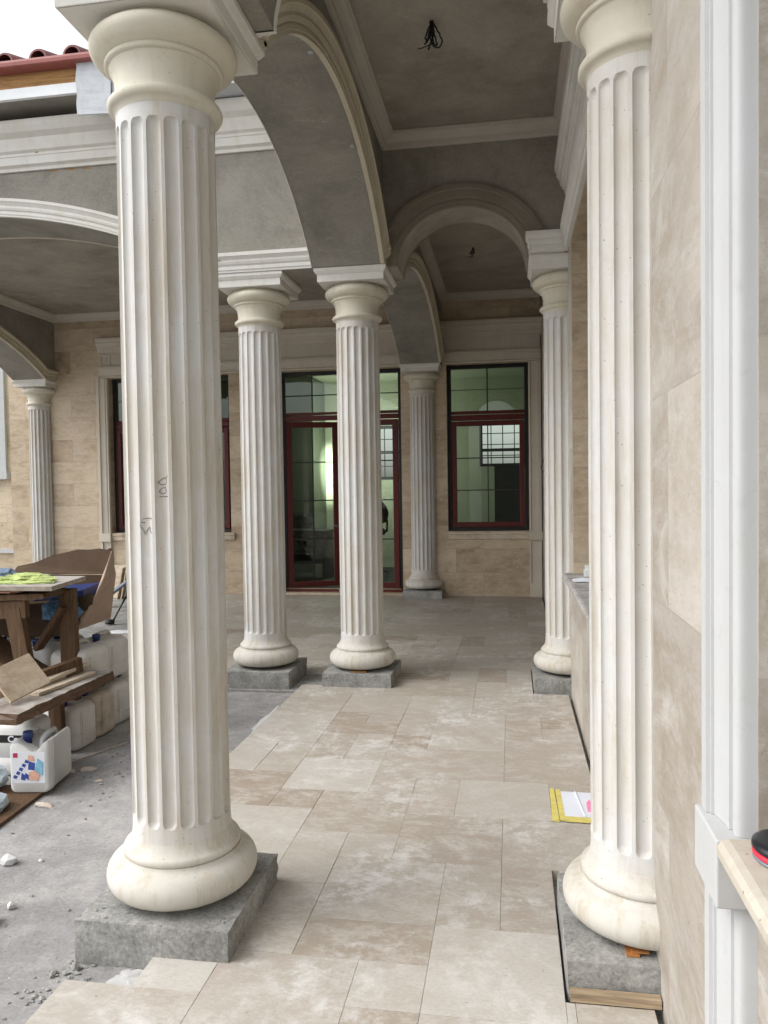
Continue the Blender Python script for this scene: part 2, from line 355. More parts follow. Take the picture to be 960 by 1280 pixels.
# ------------------------------------------------------------------ columns
def arcp(c, r, a0, a1, n):
    return [(c[0]+r*math.cos(math.radians(a0+(a1-a0)*i/n)), c[1]+r*math.sin(math.radians(a0+(a1-a0)*i/n))) for i in range(n+1)]
def base_profile():
    p = [(.200, .126), (.218, .127)]
    for i in range(13):
        a = math.radians(-80 + 160*i/12); p.append((.217+.059*math.cos(a), .190+.062*math.sin(a)))
    p += [(.222, .256), (.217, .260), (.2155, .266)]
    for i in range(7):
        a = math.radians(-70+140*i/6); p.append((.204+.011*math.cos(a), .281+.015*math.sin(a)))
    p += [(.200, .300), (.191, .312), (.184, .328), (.1805, .342)]
    return p
def cap_profile():
    p = [(.1735, 2.945), (.176, 2.952), (.184, 2.964)]
    p += [(.190+.015*math.cos(math.radians(a)), 2.983+.017*math.sin(math.radians(a))) for a in range(-80, 81, 20)]
    p += [(.185, 3.002), (.180, 3.008), (.177, 3.026), (.177, 3.05), (.180, 3.076), (.187, 3.098), (.196, 3.110), (.197, 3.116)]
    p += [(.208, 3.117), (.2115, 3.122), (.2115, 3.130), (.209, 3.135), (.2135, 3.137)]
    for i in range(1, 13):
        t = i/12; a = math.radians(-62+140*t)
        p.append((.212+.051*math.cos(a)*(.66+.34*math.sin(PI*min(1, t*1.02))), 3.181+.048*math.sin(a)))
    p += [(.218, 3.2365), (.19, 3.237)]
    return p
def shaft_mesh():
    z0, z1 = .342, 2.945; nf = 18; sub = 14; tot = nf*sub
    f0, f1 = .392, 2.898; hw = .0247     # half width of a flute
    zs = [z0, .36, f0-.002]
    def cap_rows(b, sgn): return [b+sgn*hw*k for k in (0.02, .12, .25, .4, .55, .7, .85, 1.0, 1.15)]
    zs += cap_rows(f0, 1); zs += [.5+.2*i for i in range(12)]; zs += cap_rows(f1, -1)[::-1]; zs += [f1+.002, 2.925, z1]
    def rad(z):
        t = (z-z0)/(z1-z0); r = .1785-.0030*t+.002*math.sin(PI*t)
        if z < .385: r += .0025*((.385-z)/.043)**2
        if z > 2.90: r += .0006
        return r
    ts = [-1.34, -1.12, -1.01, -.985, -.93, -.8, -.55, -.2, .2, .55, .8, .93, .985, 1.01]   # 14 samples a flute, in half widths
    vs = []; fs = []
    for z in zs:
        r = rad(z)
        for k in range(nf):
            ac = math.radians(20*k)
            for t in ts:
                arc = t*hw if t > -1.3 else -PI/nf*r
                if t == -1.12: arc = -(hw*1.0+ (PI/nf*r-hw)*.35)
                a = ac + arc/r; d = 0
                if abs(t) < 1:
                    s = 0
                    if z < f0+hw: s = (f0+hw-z)/hw
                    elif z > f1-hw: s = (z-(f1-hw))/hw
                    q = 1-t*t-s*s
                    if q > 0: d = .0165*math.sqrt(q)**.85
                vs.append(((r-d)*math.cos(a), (r-d)*math.sin(a), z))
    n = nf*len(ts)
    for i in range(len(zs)-1):
        for k in range(n):
            l = (k+1) % n; fs.append((i*n+k, i*n+l, (i+1)*n+l, (i+1)*n+k))
    return vs, fs
SH = shaft_mesh()
def abacus(x=0, y=0):
    b = MB(); a = .268
    prof = [(.262, 3.2375), (.268, 3.2375), (.268, 3.292), (.272, 3.294), (.278, 3.300), (.286, 3.312), (.291, 3.318), (.291, SPR-.002), (.262, SPR-.002)]
    rows = []
    for sx, sy in ((-1,-1), (1,-1), (1,1), (-1,1)): rows.append([(x+sx*h, y+sy*h, z) for h, z in prof])
    rows.append(rows[0]); b.loft(rows, False, False)
    b.add([(x+sx*.262, y+sy*.262, 3.2375) for sx, sy in ((-1,-1),(1,-1),(1,1),(-1,1))], [(0,1,2,3)])
    b.add([(x+sx*.262, y+sy*.262, SPR-.002) for sx, sy in ((-1,-1),(1,-1),(1,1),(-1,1))], [(0,1,2,3)])
    return b
def plinth(seed, zb=-.05, zt=.106):
    """cast block with slightly broken arrises"""
    rnd = random.Random(seed); b = MB(); nx, ny, nz = 16, 16, 5; idx = {}; vs = []
    def vid(i, j, k):
        if (i, j, k) not in idx:
            x, y, z = -.2815+.563*i/nx, -.286+.572*j/ny, zb+(zt-zb)*k/nz
            on = (i in (0, nx)) + (j in (0, ny)) + (k in (0, nz)); c_ = .0006 if on < 2 else .0018
            if on >= 2:      # chipped arris: pull inwards
                p = abs(rnd.gauss(.0012, .002)); x -= math.copysign(p, x) if i in (0, nx) else 0; y -= math.copysign(p, y) if j in (0, ny) else 0
                if k == nz: z -= p*.8
            idx[(i, j, k)] = len(vs); vs.append((x+rnd.uniform(-c_, c_), y+rnd.uniform(-c_, c_), z+(rnd.uniform(-c_, c_*.4) if k else 0)))
        return idx[(i, j, k)]
    fs = []
    for i in range(nx):
        for j in range(ny):
            for k, o in ((0, 1), (nz, 0)): fs.append((vid(i,j,k), vid(i+1,j,k), vid(i+1,j+1,k), vid(i,j+1,k)))
    for k in range(nz):
        for i in range(nx):
            for j in (0, ny): fs.append((vid(i,j,k), vid(i+1,j,k), vid(i+1,j,k+1), vid(i,j,k+1)))
        for j in range(ny):
            for i in (0, nx): fs.append((vid(i,j,k), vid(i,j+1,k), vid(i,j+1,k+1), vid(i,j,k+1)))
    return b.add(vs, fs)
labels = ['tall cream fluted column in the left foreground, pencil scribbles on its shaft',
          'left one of the two slim-looking fluted columns standing side by side at mid distance',
          'right one of the paired mid-distance fluted columns, in line with the long arch',
          'shaded fluted half column against the rear wall between the glazed door and the window',
          'distant fluted half column on the rear wall left of the tall window, above the workbench',
          'big fluted half column on the right wall in the foreground, orange shims under it',
          'fluted half column on the right wall farther back, beside the dusty grey sill']
protos = {}
for i, (cx, cy) in enumerate(COLS):
    c = thing('column', labels[i], 'column', (cx, cy, 0), 'fluted stone columns of the porch')
    def part(nm, maker, m, bev=0):
        if nm not in protos:
            o = maker().build(nm, m, None, bev); protos[nm] = o; o.parent = c; return o
        o = protos[nm].copy(); COL.objects.link(o); o.parent = c; return o
    p = plinth(i).build('plinth', M['plinth'], None); p.parent = c
    part('base', lambda: MB().lathe(base_profile(), n=72), M['base'])
    sh = part('shaft', lambda: MB().add(*SH, smooth=True), M['shaft'])
    part('capital', lambda: MB().lathe(cap_profile(), n=72), M['cap'])
    part('abacus', abacus, M['mould'], .003)
    if i == 0:
        front_col = c; front_shaft = sh
for nm in ('shaft',):       # keep the arrises of the flutes crisp
    protos[nm].data.set_sharp_from_angle(angle=math.radians(38))
for nm in ('base', 'capital'): protos[nm].data.set_sharp_from_angle(angle=math.radians(50))

def pencil(strokes, a0, z0):
    b = MB()
    for st in strokes:
        pts = []
        for du, dz in st:       # metres along the flute floor
            du *= 1.75; dz *= 1.3; a = math.radians(a0) + du/.178; r = .1797-.0165*math.sqrt(max(0, 1-min(1, (du/.0247)**2)))**.85 + .0006
            pts.append((-1.24+r*math.cos(a), 2.72+r*math.sin(a), z0+dz))
        b.tube(pts, .0011, 4)
    return b
pm = pencil([[(-.008,-.026),(.0,-.0255),(.011,-.026)],
             [(-.009,-.012),(-.004,-.003),(.004,.0),(.006,-.010),(.003,-.017),(-.004,-.018),(-.009,-.012)],
             [(-.011,.012),(-.003,.022),(.006,.026),(.012,.034),(.014,.024)], [(-.011,.012),(-.004,.006),(.005,.008),(.008,.014),(.006,.024)]], -79, 1.612)
pm.build('pencil_mark', M['lead'], front_col)
pm = pencil([[(-.016,-.004),(-.011,-.018),(-.009,-.030),(-.004,-.016),(.002,-.008),(.004,-.022),(.008,-.026),(.012,-.020)],
             [(-.018,.004),(-.008,.003)], [(-.013,.013),(-.004,.015),(.004,.016),(.013,.012)]], -99.3, 1.483)
pm.build('pencil_mark', M['lead'], front_col)

# ------------------------------------------------------------------ mouldings and arches
def straight(prof, frame, u0, u1, m0=0, m1=0):
    """prof [(n,z)] closed; frame(u,n,z)->world; m0/m1 mitre (du per n) at the ends"""
    return [[frame(u0+m0*n, n, z) for n, z in prof], [frame(u1+m1*n, n, z) for n, z in prof]]
def arch_fn(a0, a1, rise, spring, kind='seg'):
    c = (a0+a1)/2; h = (a1-a0)/2
    if kind == 'seg':
        R = (h*h+rise*rise)/(2*rise); zc = spring+rise-R; th = math.asin(min(1, h/R))
        def pt(t):   # t 0..1
            a = -th+2*th*t; return c+R*math.sin(a), zc+R*math.cos(a), math.sin(a), math.cos(a)
    else:
        def pt(t):
            a = PI*(1-t); x, z = h*math.cos(a), rise*math.sin(a); nx, nz = x/h/h, z/rise/rise
            l = math.hypot(nx, nz) or 1; return c+x, spring+z, nx/l, nz/l
    return pt
def archivolt(pt, prof, frame, n=40):
    """prof [(radial, out)]"""
    rows = []
    for i in range(n+1):
        s, z, nx, nz = pt(i/n); rows.append([frame(s+nx*r, o, z+nz*r) for r, o in prof])
    return rows
def arch_wall(b, frame, s0, s1, arches, zs, zt, th):
    """wall with openings: frame(s, depth, z), depth 0 front .. th back"""
    xs = []; cur = s0
    segs = []
    for pt in arches:
        n = 36; P = [pt(i/n)[:2] for i in range(n+1)]
        if P[0][0] > cur+1e-4: segs.append([(cur, zs), (P[0][0], zs)])
        segs.append(P); cur = P[-1][0]
    if cur < s1-1e-4: segs.append([(cur, zs), (s1, zs)])
    for sg in segs:
        for (a, za), (c, zc) in zip(sg, sg[1:]):
            v = [frame(a,0,za), frame(c,0,zc), frame(c,0,zt), frame(a,0,zt), frame(a,th,za), frame(c,th,zc), frame(c,th,zt), frame(a,th,zt)]
            b.add(v, [(0,1,2,3), (5,4,7,6), (0,4,5,1), (3,2,6,7)])
    b.add([frame(s0,0,zs), frame(s0,th,zs), frame(s0,th,zt), frame(s0,0,zt)], [(0,1,2,3)])
    b.add([frame(s1,0,zs), frame(s1,th,zs), frame(s1,th,zt), frame(s1,0,zt)], [(0,1,2,3)])
    return b
AV = [(-.004, -.01), (-.004, .022), (.012, .022), (.014, .028), (.034, .028), (.038, .022), (.044, .022), (.050, .034), (.066, .040), (.082, .036), (.088, .040), (.110, .056), (.112, .062), (.136, .062), (.138, -.01)]
def imp_prof(z0=SPR, k=1.0):
    return [(-.01, z0), (.020*k, z0), (.020*k, z0+.018), (.028*k, z0+.020), (.028*k, z0+.046), (.022*k, z0+.050), (.036*k, z0+.062), (.044*k, z0+.080), (.040*k, z0+.096), (.058*k, z0+.116), (.066*k, z0+.120), (.066*k, z0+.148), (-.01, z0+.149)]

# arcade wall along the aisle (two arches), seen from the aisle side
fr_beam = lambda s, n, z: (BX1+n, s, z)           # aisle face; depth goes the other way
fr_beam_w = lambda s, d, z: (BX1-d, s, z)
A1 = arch_fn(3.03, 6.00, .60, SPR); A2 = arch_fn(6.62, 10.92, .58, SPR)
arc = thing('arcade_wall', 'long grey rendered arcade wall with two arches above the left row of columns', 'arcade', (BX1, 2.43, SPR))
b = MB(); arch_wall(b, fr_beam_w, 2.44, WY-.002, [A1, A2], SPR, TOP, BX1-BX0); b.build('wall_body', M['plaster'], arc)
for A in (A1, A2): MB().loft(archivolt(A, AV, fr_beam), True).build('archivolt', M['mould_warm'], arc).data.set_sharp_from_angle(angle=math.radians(30))
for s0, s1 in ((2.40, 3.05), (5.99, 6.64)):
    MB().loft(straight(imp_prof(), fr_beam, s0, s1)).build('impost', M['mould_warm'], arc)
MB().loft(straight(imp_prof(), lambda u, n, z: (u, 2.44-n, z), BX0-.05, BX1+.066)).build('impost', M['mould_warm'], arc)
# thin bright corner bead on the outer edge of the first soffit
MB().tube([(BX0-.001, A1(i/40)[0], A1(i/40)[1]-.001) for i in range(41)], .0035, 6).build('corner_bead', M['mould'], arc)
MB().tube([(BX0-.001, A2(i/40)[0], A2(i/40)[1]-.001) for i in range(41)], .0035, 6).build('corner_bead', M['mould'], arc)
for (y, w) in ((4.05, .028), (5.05, .022)):
    t = (y-3.03)/2.97; s, z, nx, nz = A1(t); MB().box(BX1-.05, BX1-.05+w, s-.015, s+.015, z-.004, z+.01).build('adhesive_drip', M['adhesive'], arc)

# cross arches over the aisle
def cross_arch(y0, y1, label, body, moul):
    A = arch_fn(-.875, .135, .43, SPR, 'ell')
    t = thing('cross_arch', label, 'arch', (-.4, y0, SPR), 'arched walls crossing the aisle')
    b = MB(); arch_wall(b, lambda s, d, z: (s, y0+d, z), BX1+.002, WX-.002, [A], SPR, TOP-.01, y1-y0); b.build('wall_body', body, t)
    prof = [(-.004, -.01), (-.004, .018), (.02, .018), (.024, .026), (.045, .026), (.05, .02), (.058, .03), (.12, .034), (.126, .042), (.160, .042), (.162, -.01)]
    MB().loft(archivolt(A, prof, lambda s, n, z: (s, y0-n, z)), True).build('archivolt', moul, t).data.set_sharp_from_angle(angle=math.radians(30))
    prof2 = prof
    MB().loft(archivolt(A, prof2, lambda s, n, z: (s, y1+n, z)), True).build('archivolt', moul, t).data.set_sharp_from_angle(angle=math.radians(30))
    # impost over the half column on the right wall, wrapping three sides
    x0 = .165; rows = []
    for (sx, sy) in ((1, 0), (0, 0), (0, 1), (1, 1)):
        row = []
        for n, z in imp_prof(SPR, .6):
            X = (WX-.004) if sx else x0-n; Y = (FY0+(y0-6.1)-.055-n) if not sy else (y1+.07+n)
            row.append((X, Y, z))
        rows.append(row)
    bb = MB(); bb.loft(rows, False, True)
    yy0, yy1 = FY0+(y0-6.1)-.053, y1+.068
    bb.box(x0+.002, WX-.004, yy0, yy1, SPR+.001, SPR+.145)
    bb.build('impost', M['mould'], t)
    return t
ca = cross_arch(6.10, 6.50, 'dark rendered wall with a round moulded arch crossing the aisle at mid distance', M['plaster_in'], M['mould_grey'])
cross_arch(2.54, 2.90, 'arched wall crossing the aisle overhead between the two foreground columns', M['plaster'], M['mould'])
for k in range(9):
    pass
b = MB(); b.blob((.40, 6.015, 3.45), .03, .012, .06, 3); b.blob((.425, 6.0, 3.37), .02, .012, .05, 4); b.build('foam_blob', M['rust'], ca)

# left porch: front wall with wide arch
FA = arch_fn(LX1, -2.36, .62, SPR)
pw = thing('porch_front_wall', 'grey rendered front wall of the left porch with a wide low arch and white cornice', 'wall', (-4.7, FY0, SPR))
b = MB(); arch_wall(b, lambda s, d, z: (s, FY0+d, z), LX0, BX0-.003, [FA], SPR, TOP, FY1-FY0); b.build('wall_body', M['plaster'], pw)
AVF = [(r, o*1.0) for r, o in AV]
MB().loft(archivolt(FA, AVF, lambda s, n, z: (s, FY0-n, z), 56), True).build('archivolt', M['mould'], pw).data.set_sharp_from_angle(angle=math.radians(30))
MB().loft(archivolt(FA, AVF, lambda s, n, z: (s, FY1+n, z), 56), True).build('archivolt', M['mould_warm'], pw).data.set_sharp_from_angle(angle=math.radians(30))
MB().loft(straight(imp_prof(), lambda u, n, z: (u, FY0-n, z), -2.42, BX0-.004)).build('impost', M['mould'], pw)
CP = [(-.01, 4.30), (.018, 4.30), (.022, 4.325), (.05, 4.34), (.055, 4.40), (.062, 4.405), (.062, 4.425), (.085, 4.44), (.10, 4.50), (.105, 4.53), (.15, 4.56), (.175, 4.60), (.18, 4.625), (.18, 4.645), (-.01, 4.655)]
MB().loft(straight(CP, lambda u, n, z: (u, FY0-n, z), LX0-.3, BX0-.004)).build('cornice', M['mould'], pw)
b = MB()
for x, z, w in ((-3.86, 4.425, .015), (-3.6, 4.288, .06), (-3.45, 4.283, .04), (-3.75, 4.285, .03)): b.blob((x, FY0-(.064 if z > 4.4 else .0), z), w, .002, .010, int(w*1000), 2, .5)
b.build('rust_stain', M['rust'], pw)

# left porch: side beam along Y with arch
LA = arch_fn(6.62, 10.92, .58, SPR)
lb = thing('porch_side_beam', 'rendered side wall of the left porch with an open arch beside the far-left column', 'wall', (LX1, 6.6, SPR))
b = MB(); arch_wall(b, lambda s, d, z: (LX1-d, s, z), FY1+.003, WY-.002, [LA], SPR, TOP-.02, LX1-LX0); b.build('wall_body', M['plaster'], lb)
MB().loft(archivolt(LA, AV, lambda s, n, z: (LX1+n, s, z)), True).build('archivolt', M['mould_warm'], lb).data.set_sharp_from_angle(angle=math.radians(30))
MB().loft(straight(imp_prof(), lambda u, n, z: (LX1+n, u, z), 10.90, WY-.002)).build('impost', M['mould_warm'], lb)

# ceilings with crown mouldings (setting)
def ceiling(x0, x1, y0, y1, cm):
    o = struct(MB().box(x0, x1, y0, y1, CEIL, CEIL+.10).build('ceiling', M['plaster_in']))
    prof = [(0., CEIL-.112), (.014, CEIL-.112), (.018, CEIL-.098), (.03, CEIL-.092), (.034, CEIL-.07), (.062, CEIL-.04), (.085, CEIL-.028), (.088, CEIL-.014), (.10, CEIL-.012), (.10, CEIL-.003), (0., CEIL-.003)]
    g = .002
    rows = []
    for X, Y, sx, sy in ((x0+g, y0+g, 1, 1), (x1-g, y0+g, -1, 1), (x1-g, y1-g, -1, -1), (x0+g, y1-g, 1, -1)): rows.append([(X+sx*n, Y+sy*n, z) for n, z in prof])
    rows.append(rows[0]); MB().loft(rows, False, False).build('ceiling_cornice', cm, o)
    # faint trowelled border inside the moulding
    rows = []
    pr = [(.19, CEIL-.001), (.19, CEIL-.010), (.24, CEIL-.010), (.24, CEIL-.001)]
    for X, Y, sx, sy in ((x0, y0, 1, 1), (x1, y0, -1, 1), (x1, y1, -1, -1), (x0, y1, 1, -1)): rows.append([(X+sx*n, Y+sy*n, z) for n, z in pr])
    rows.append(rows[0])
    return o
ceiling(BX1, WX, 2.90, 6.10, M['mould_soft']); ceiling(BX1, WX, 6.50, WY, M['mould_soft']); ceiling(LX1, BX0, FY1, WY, M['mould_soft'])
b = MB(); b.box(BX0-.02, 1.2, .2, 6.03, TOP+.002, TOP+.16); b.box(LX0, 1.2, 6.03, 15.9, TOP+.002, TOP+.16); struct(b.build('roof_slab_with_shade_overhang', M['plaster']))  # front stretch is an unseen overhang added to dim the near daylight

# ------------------------------------------------------------------ roof edge over the left porch
rf = thing('tiled_roof', 'red clay tiled roof edge with gutter above the left porch', 'roof', (-5, 5.72, 4.8))
b = MB(); x0r, x1r = -8.2, -2.5; sl = math.tan(math.radians(19))
k = 0; x = x0r
while x < x1r:
    rows = []
    for d in (0, .02, 1.0, 3.0):
        y = 5.60+d; z = 4.965+d*sl; r = .080 if d else .076; row = []
        for i in range(13):
            a = PI*i/12; row.append((x+r*math.cos(a), y, z+r*1.05*math.sin(a)))
        for i in range(13):
            a = PI*(12-i)/12; row.append((x+(r-.014)*math.cos(a), y, z+(r-.014)*1.05*math.sin(a)))
        rows.append(row)
    b.loft(rows, True)
    # pan between the covers
    b.hexa([(x+.06, 5.62, 4.945), (x+.225, 5.62, 4.945), (x+.225, 8.6, 4.945+2.98*sl), (x+.06, 8.6, 4.945+2.98*sl)], [(x+.06, 5.62, 4.972), (x+.225, 5.62, 4.972), (x+.225, 8.6, 4.972+2.98*sl), (x+.06, 8.6, 4.972+2.98*sl)])
    x += .2875
tl_ = b.build('tile_field', M['roof'], rf); tl_.data.set_sharp_from_angle(angle=math.radians(40))
b = MB(); prof = [(5.60, 4.925), (5.588, 4.930), (5.585, 4.955), (5.588, 4.972), (5.60, 4.974), (5.66, 4.962), (5.72, 4.95), (5.72, 4.926)]
b.loft([[(x0r, y, z) for y, z in prof], [(x1r, y, z) for y, z in prof]], False); b.build('gutter', M['gutter'], rf)
MB().box(x0r, -3.285, 5.70, 5.735, 4.798, 4.924).build('fascia_board', M['fascia'], rf)
MB().box(x0r, -3.285, 5.665, 5.698, 4.715, 4.796).build('edge_strip', M['flash'], rf); MB().box(x0r, -3.285, 5.70, 6.018, 4.735, 4.796).build('roof_edge_slab', M['plaster'], rf)
b = MB(); rows = []
for i in range(9):
    z = 4.94-.41*i/8; wob = [.005*math.sin(i*1.7), .003*math.sin(i*1.1+1)]
    rows.append([(-3.305+wob[0], 5.640+wob[1], z), (-3.02, 5.640-wob[1], z-.01), (-3.02, 5.652-wob[1], z-.01), (-3.305+wob[0], 5.652+wob[1], z)])
b.loft(rows, False); b.box(-3.02, -2.0, 5.66, 5.98, 4.66, 4.90); b.build('membrane_flap', M['foil'], rf)

# ------------------------------------------------------------------ walls with window surrounds
def wall_with_openings(b, frame, u0, u1, z0, z1, ops, th):
    """ops [(ua,ub,za,zb)] sorted; frame(u, depth, z)"""
    def bx(a, c, za, zb):
        if c-a < 1e-4 or zb-za < 1e-4: return
        P = [frame(a,0,za), frame(c,0,za), frame(c,th,za), frame(a,th,za), frame(a,0,zb), frame(c,0,zb), frame(c,th,zb), frame(a,th,zb)]
        b.add(P, [(0,3,2,1),(4,5,6,7),(0,1,5,4),(1,2,6,5),(2,3,7,6),(3,0,4,7)])
    cur = u0
    for ua, ub, za, zb in ops:
        bx(cur, ua, z0, z1); bx(ua, ub, z0, za); bx(ua, ub, zb, z1); cur = ub
    bx(cur, u1, z0, z1)
CAS = [(.003, -.02), (.003, .014)] + [(.020-.016*math.cos(math.radians(q)), .022+.016*math.sin(math.radians(q))) for q in range(0, 181, 20)] + [(.037, .034), (.045, .034), (.046, .040)] + [(.052+.072*t/6, .041+.009*(t/6)**2) for t in range(7)] + [(.125, .056), (.131, .056), (.133, .064), (.172, .064), (.172, -.01)]
COR = [(-.01, 3.722), (.020, 3.722), (.020, 3.74), (.028, 3.745), (.034, 3.78), (.050, 3.79), (.050, 3.805), (.062, 3.812), (.070, 3.85), (.088, 3.875), (.088, 3.905), (.100, 3.912), (.104, 3.955), (-.01, 3.962)]
SILLZ, HEADZ = .946, 3.354
def jamb(frame, ue, sg, ztop, parent, m, k_=1):
    """cast-stone casing beside an opening edge ue, growing in direction sg; block at sill level and lesene below"""
    b = MB(); b.loft([[frame(ue+sg*u*k_, n, z) for u, n in CAS] for z in (SILLZ-.002, HEADZ-.001)], True); o = b.build('casing', m, parent); o.data.set_sharp_from_angle(angle=math.radians(28))
    if k_ < 1: MB().loft([[frame(ue+sg*u*k_, n*.92, z) for u, n in CAS] for z in (-.02, .8155)], True).build('lesene', m, parent).data.set_sharp_from_angle(angle=math.radians(28))
    b = MB(); P = lambda u0, u1, n, za, zb: b.hexa([frame(ue+sg*u0*k_, n, za), frame(ue+sg*u1*k_, n, za), frame(ue+sg*u1*k_, -.01, za), frame(ue+sg*u0*k_, -.01, za)], [frame(ue+sg*u0*k_, n, zb), frame(ue+sg*u1*k_, n, zb), frame(ue+sg*u1*k_, -.01, zb), frame(ue+sg*u0*k_, -.01, zb)])
    P(-.012, .184, .076, .815, SILLZ-.003); b.build('sill_block', m, parent, .004)
    if k_ < 1: return o
    b = MB(); P(.003, .172, .036, .0, .20); P(.004, .171, .022, .20, .815); P(.003, .022, .036, .2005, .8145); P(.135, .1725, .050, .2005, .8145); b.build('lesene', m, parent, .003)
    return o
def header(frame, u0, u1, parent, m, ros):
    b = MB()
    z = HEADZ; b.loft([[frame(u, n, z+q) for q, n in CAS] for u in (u0, u1)], False)
    b.hexa([frame(u0+.004, .022, z+.17), frame(u1-.004, .022, z+.17), frame(u1-.004, -.01, z+.17), frame(u0+.004, -.01, z+.17)], [frame(u0+.004, .022, 3.724), frame(u1-.004, .022, 3.724), frame(u1-.004, -.01, 3.724), frame(u0+.004, -.01, 3.724)])
    for uc in ros:    # small square panel with a raised border at each end of the frieze
        for a, c, za, zb in ((-.09, .09, 3.545, 3.57), (-.09, .09, 3.69, 3.715), (-.09, -.062, 3.57, 3.69), (.062, .09, 3.57, 3.69), (-.03, .03, 3.60, 3.66)):
            b.hexa([frame(uc+a, .036, za), frame(uc+c, .036, za), frame(uc+c, .02, za), frame(uc+a, .02, za)], [frame(uc+a, .036, zb), frame(uc+c, .036, zb), frame(uc+c, .02, zb), frame(uc+a, .02, zb)])
    b.build('frieze', m, parent)
    MB().loft([[frame(u0-.02, n, z) for n, z in COR], [frame(u1+.02, n, z) for n, z in COR]], False).build('cornice', m, parent)
def window(frame, ua, ub, za, zb, parent, setback=.20, transom=2.60, cols=2, rows=3, trows=2, door=False):
    """frame with dark outer profile, red transom and sash, panes and glazing bars as sub-parts"""
    F = lambda u, d, z: frame(u, -setback-d, z)
    def bar(b, u0, u1, z0, z1, d0, d1): b.hexa([F(u0,d0,z0), F(u1,d0,z0), F(u1,d1,z0), F(u0,d1,z0)], [F(u0,d0,z1), F(u1,d0,z1), F(u1,d1,z1), F(u0,d1,z1)])
    b = MB(); t = .055
    bar(b, ua, ua+t, za, zb, 0, .08); bar(b, ub-t, ub, za, zb, 0, .08); bar(b, ua+t, ub-t, zb-t, zb, 0, .08); bar(b, ua+t, ub-t, za, za+t, 0, .08)
    w = b.build('window', M['black'], parent, .004)
    b = MB(); bar(b, ua+t, ub-t, transom-.035, transom+.045, -.012, .075); bar(b, ua+t, ub-t, transom+.055, transom+.10, -.006, .07); b.build('transom', M['red'], w, .006)
    s = .07; u0, u1, z0, z1 = ua+t+.004, ub-t-.004, za+t+.004, transom-.045
    b = MB(); bar(b, u0, u0+s, z0, z1, -.02, .06); bar(b, u1-s, u1, z0, z1, -.02, .06); bar(b, u0+s, u1-s, z1-s, z1, -.02, .06); bar(b, u0+s, u1-s, z0, z0+s, -.02, .06); b.build('sash', M['red'], w, .008)
    b = MB(); bar(b, u0+s, u1-s, z0+s, z1-s, .02, .028); b.build('pane', M['glass'], w)
    b = MB(); bar(b, ua+t, ub-t, transom+.10, zb-t, .02, .028); b.build('pane', M['glass'], w)
    b = MB(); m = .008
    for i in range(1, cols): u = u0+s+(u1-u0-2*s)*i/cols; bar(b, u-m, u+m, z0+s, z1-s, .006, .018)
    for i in range(1, rows): z = z0+s+(z1-z0-2*s)*i/rows; bar(b, u0+s, u1-s, z-m, z+m, .008, .016)
    for i in range(1, cols): u = ua+t+(ub-ua-2*t)*i/cols; bar(b, u-m*1.2, u+m*1.2, transom+.10, zb-t, .006, .018)
    for i in range(1, trows): z = transom+.10+(zb-t-transom-.10)*i/trows; bar(b, ua+t, ub-t, z-m*.6, z+m*.6, .008, .016)
    b.build('glazing_bar', M['muntin'], w)
    return w

# rear wall
frb = lambda u, n, z: (u, WY-n, z)
frbd = lambda u, d, z: (u, WY+d, z)
OPL, OPD, OPR = (-6.165, -4.21, SILLZ, HEADZ), (-3.43, -1.58, .035, HEADZ), (-.911, .251, SILLZ, HEADZ)
rw = thing('rear_wall', 'honey travertine rear wall of the porch with red-framed windows and glazed door', 'wall', (-3, WY, 0))
b = MB(); wall_with_openings(b, frbd, -7.876, .43, -.06, TOP-.03, [OPL, OPD, OPR], .40); b.build('cladding', M['trav'], rw)
header(frb, -6.30, -1.555, rw, M['surround'], (-6.20,)); header(frb, -.965, .425, rw, M['surround'], (.325,))
jamb(frb, OPL[0], -1, HEADZ+.172, rw, M['surround']); jamb(frb, OPR[1], 1, HEADZ+.172, rw, M['surround'])
for o_ in (OPL, OPR):
    b = MB(); prof = [(-.21, .940), (.034, .940), (.042, .932), (.042, .905), (.032, .895), (.030, .835), (.022, .828), (-.006, .828), (-.006, .90), (-.21, .91)]
    e0 = o_[0] + (.014 if o_ is OPL else 0); e1 = o_[1] - (.014 if o_ is OPR else -.06)
    b.loft([[frb(u, n, z) for n, z in prof] for u in (e0, e1)], False); b.build('sill', M['trav_plain'], rw)
window(frb, *OPL[:2], OPL[2]-.004, OPL[3], rw, .12, 2.60, 4, 3)
window(frb, *OPR[:2], OPR[2]-.004, OPR[3], rw, .10, 2.585, 2, 3)
# glazed door: frame, transom light, one leaf ajar, fixed leaf
F = lambda u, d, z: (u, WY+.14+d, z)
def bar(b, u0, u1, z0, z1, d0, d1, G=F): b.hexa([G(u0,d0,z0), G(u1,d0,z0), G(u1,d1,z0), G(u0,d1,z0)], [G(u0,d0,z1), G(u1,d0,z1), G(u1,d1,z1), G(u0,d1,z1)])
ua, ub = OPD[0], OPD[1]; za, zb = .04, HEADZ; t = .06; TR = 2.62
b = MB(); bar(b, ua, ua+t, za, zb, 0, .08); bar(b, ub-t, ub, za, zb, 0, .08); bar(b, ua+t, ub-t, zb-t, zb, 0, .08)
dr = b.build('door', M['black'], rw, .004)
b = MB(); bar(b, ua+t, ub-t, TR, TR+.07, -.012, .075); bar(b, ua+t, ub-t, TR+.08, TR+.12, -.006, .07); b.build('transom', M['red'], dr, .006)
b = MB(); bar(b, ua, ub, .0, .075, -.03, .09); b.build('threshold', M['red'], dr, .006)
b = MB(); bar(b, ua+.05, ub-.05, .076, .088, -.028, -.01); b.build('threshold_batten', M['pine'], dr)
b = MB(); bar(b, ua+t, ub-t, TR+.12, zb-t, .02, .028); b.build('pane', M['glass'], dr)
b = MB(); m = .009
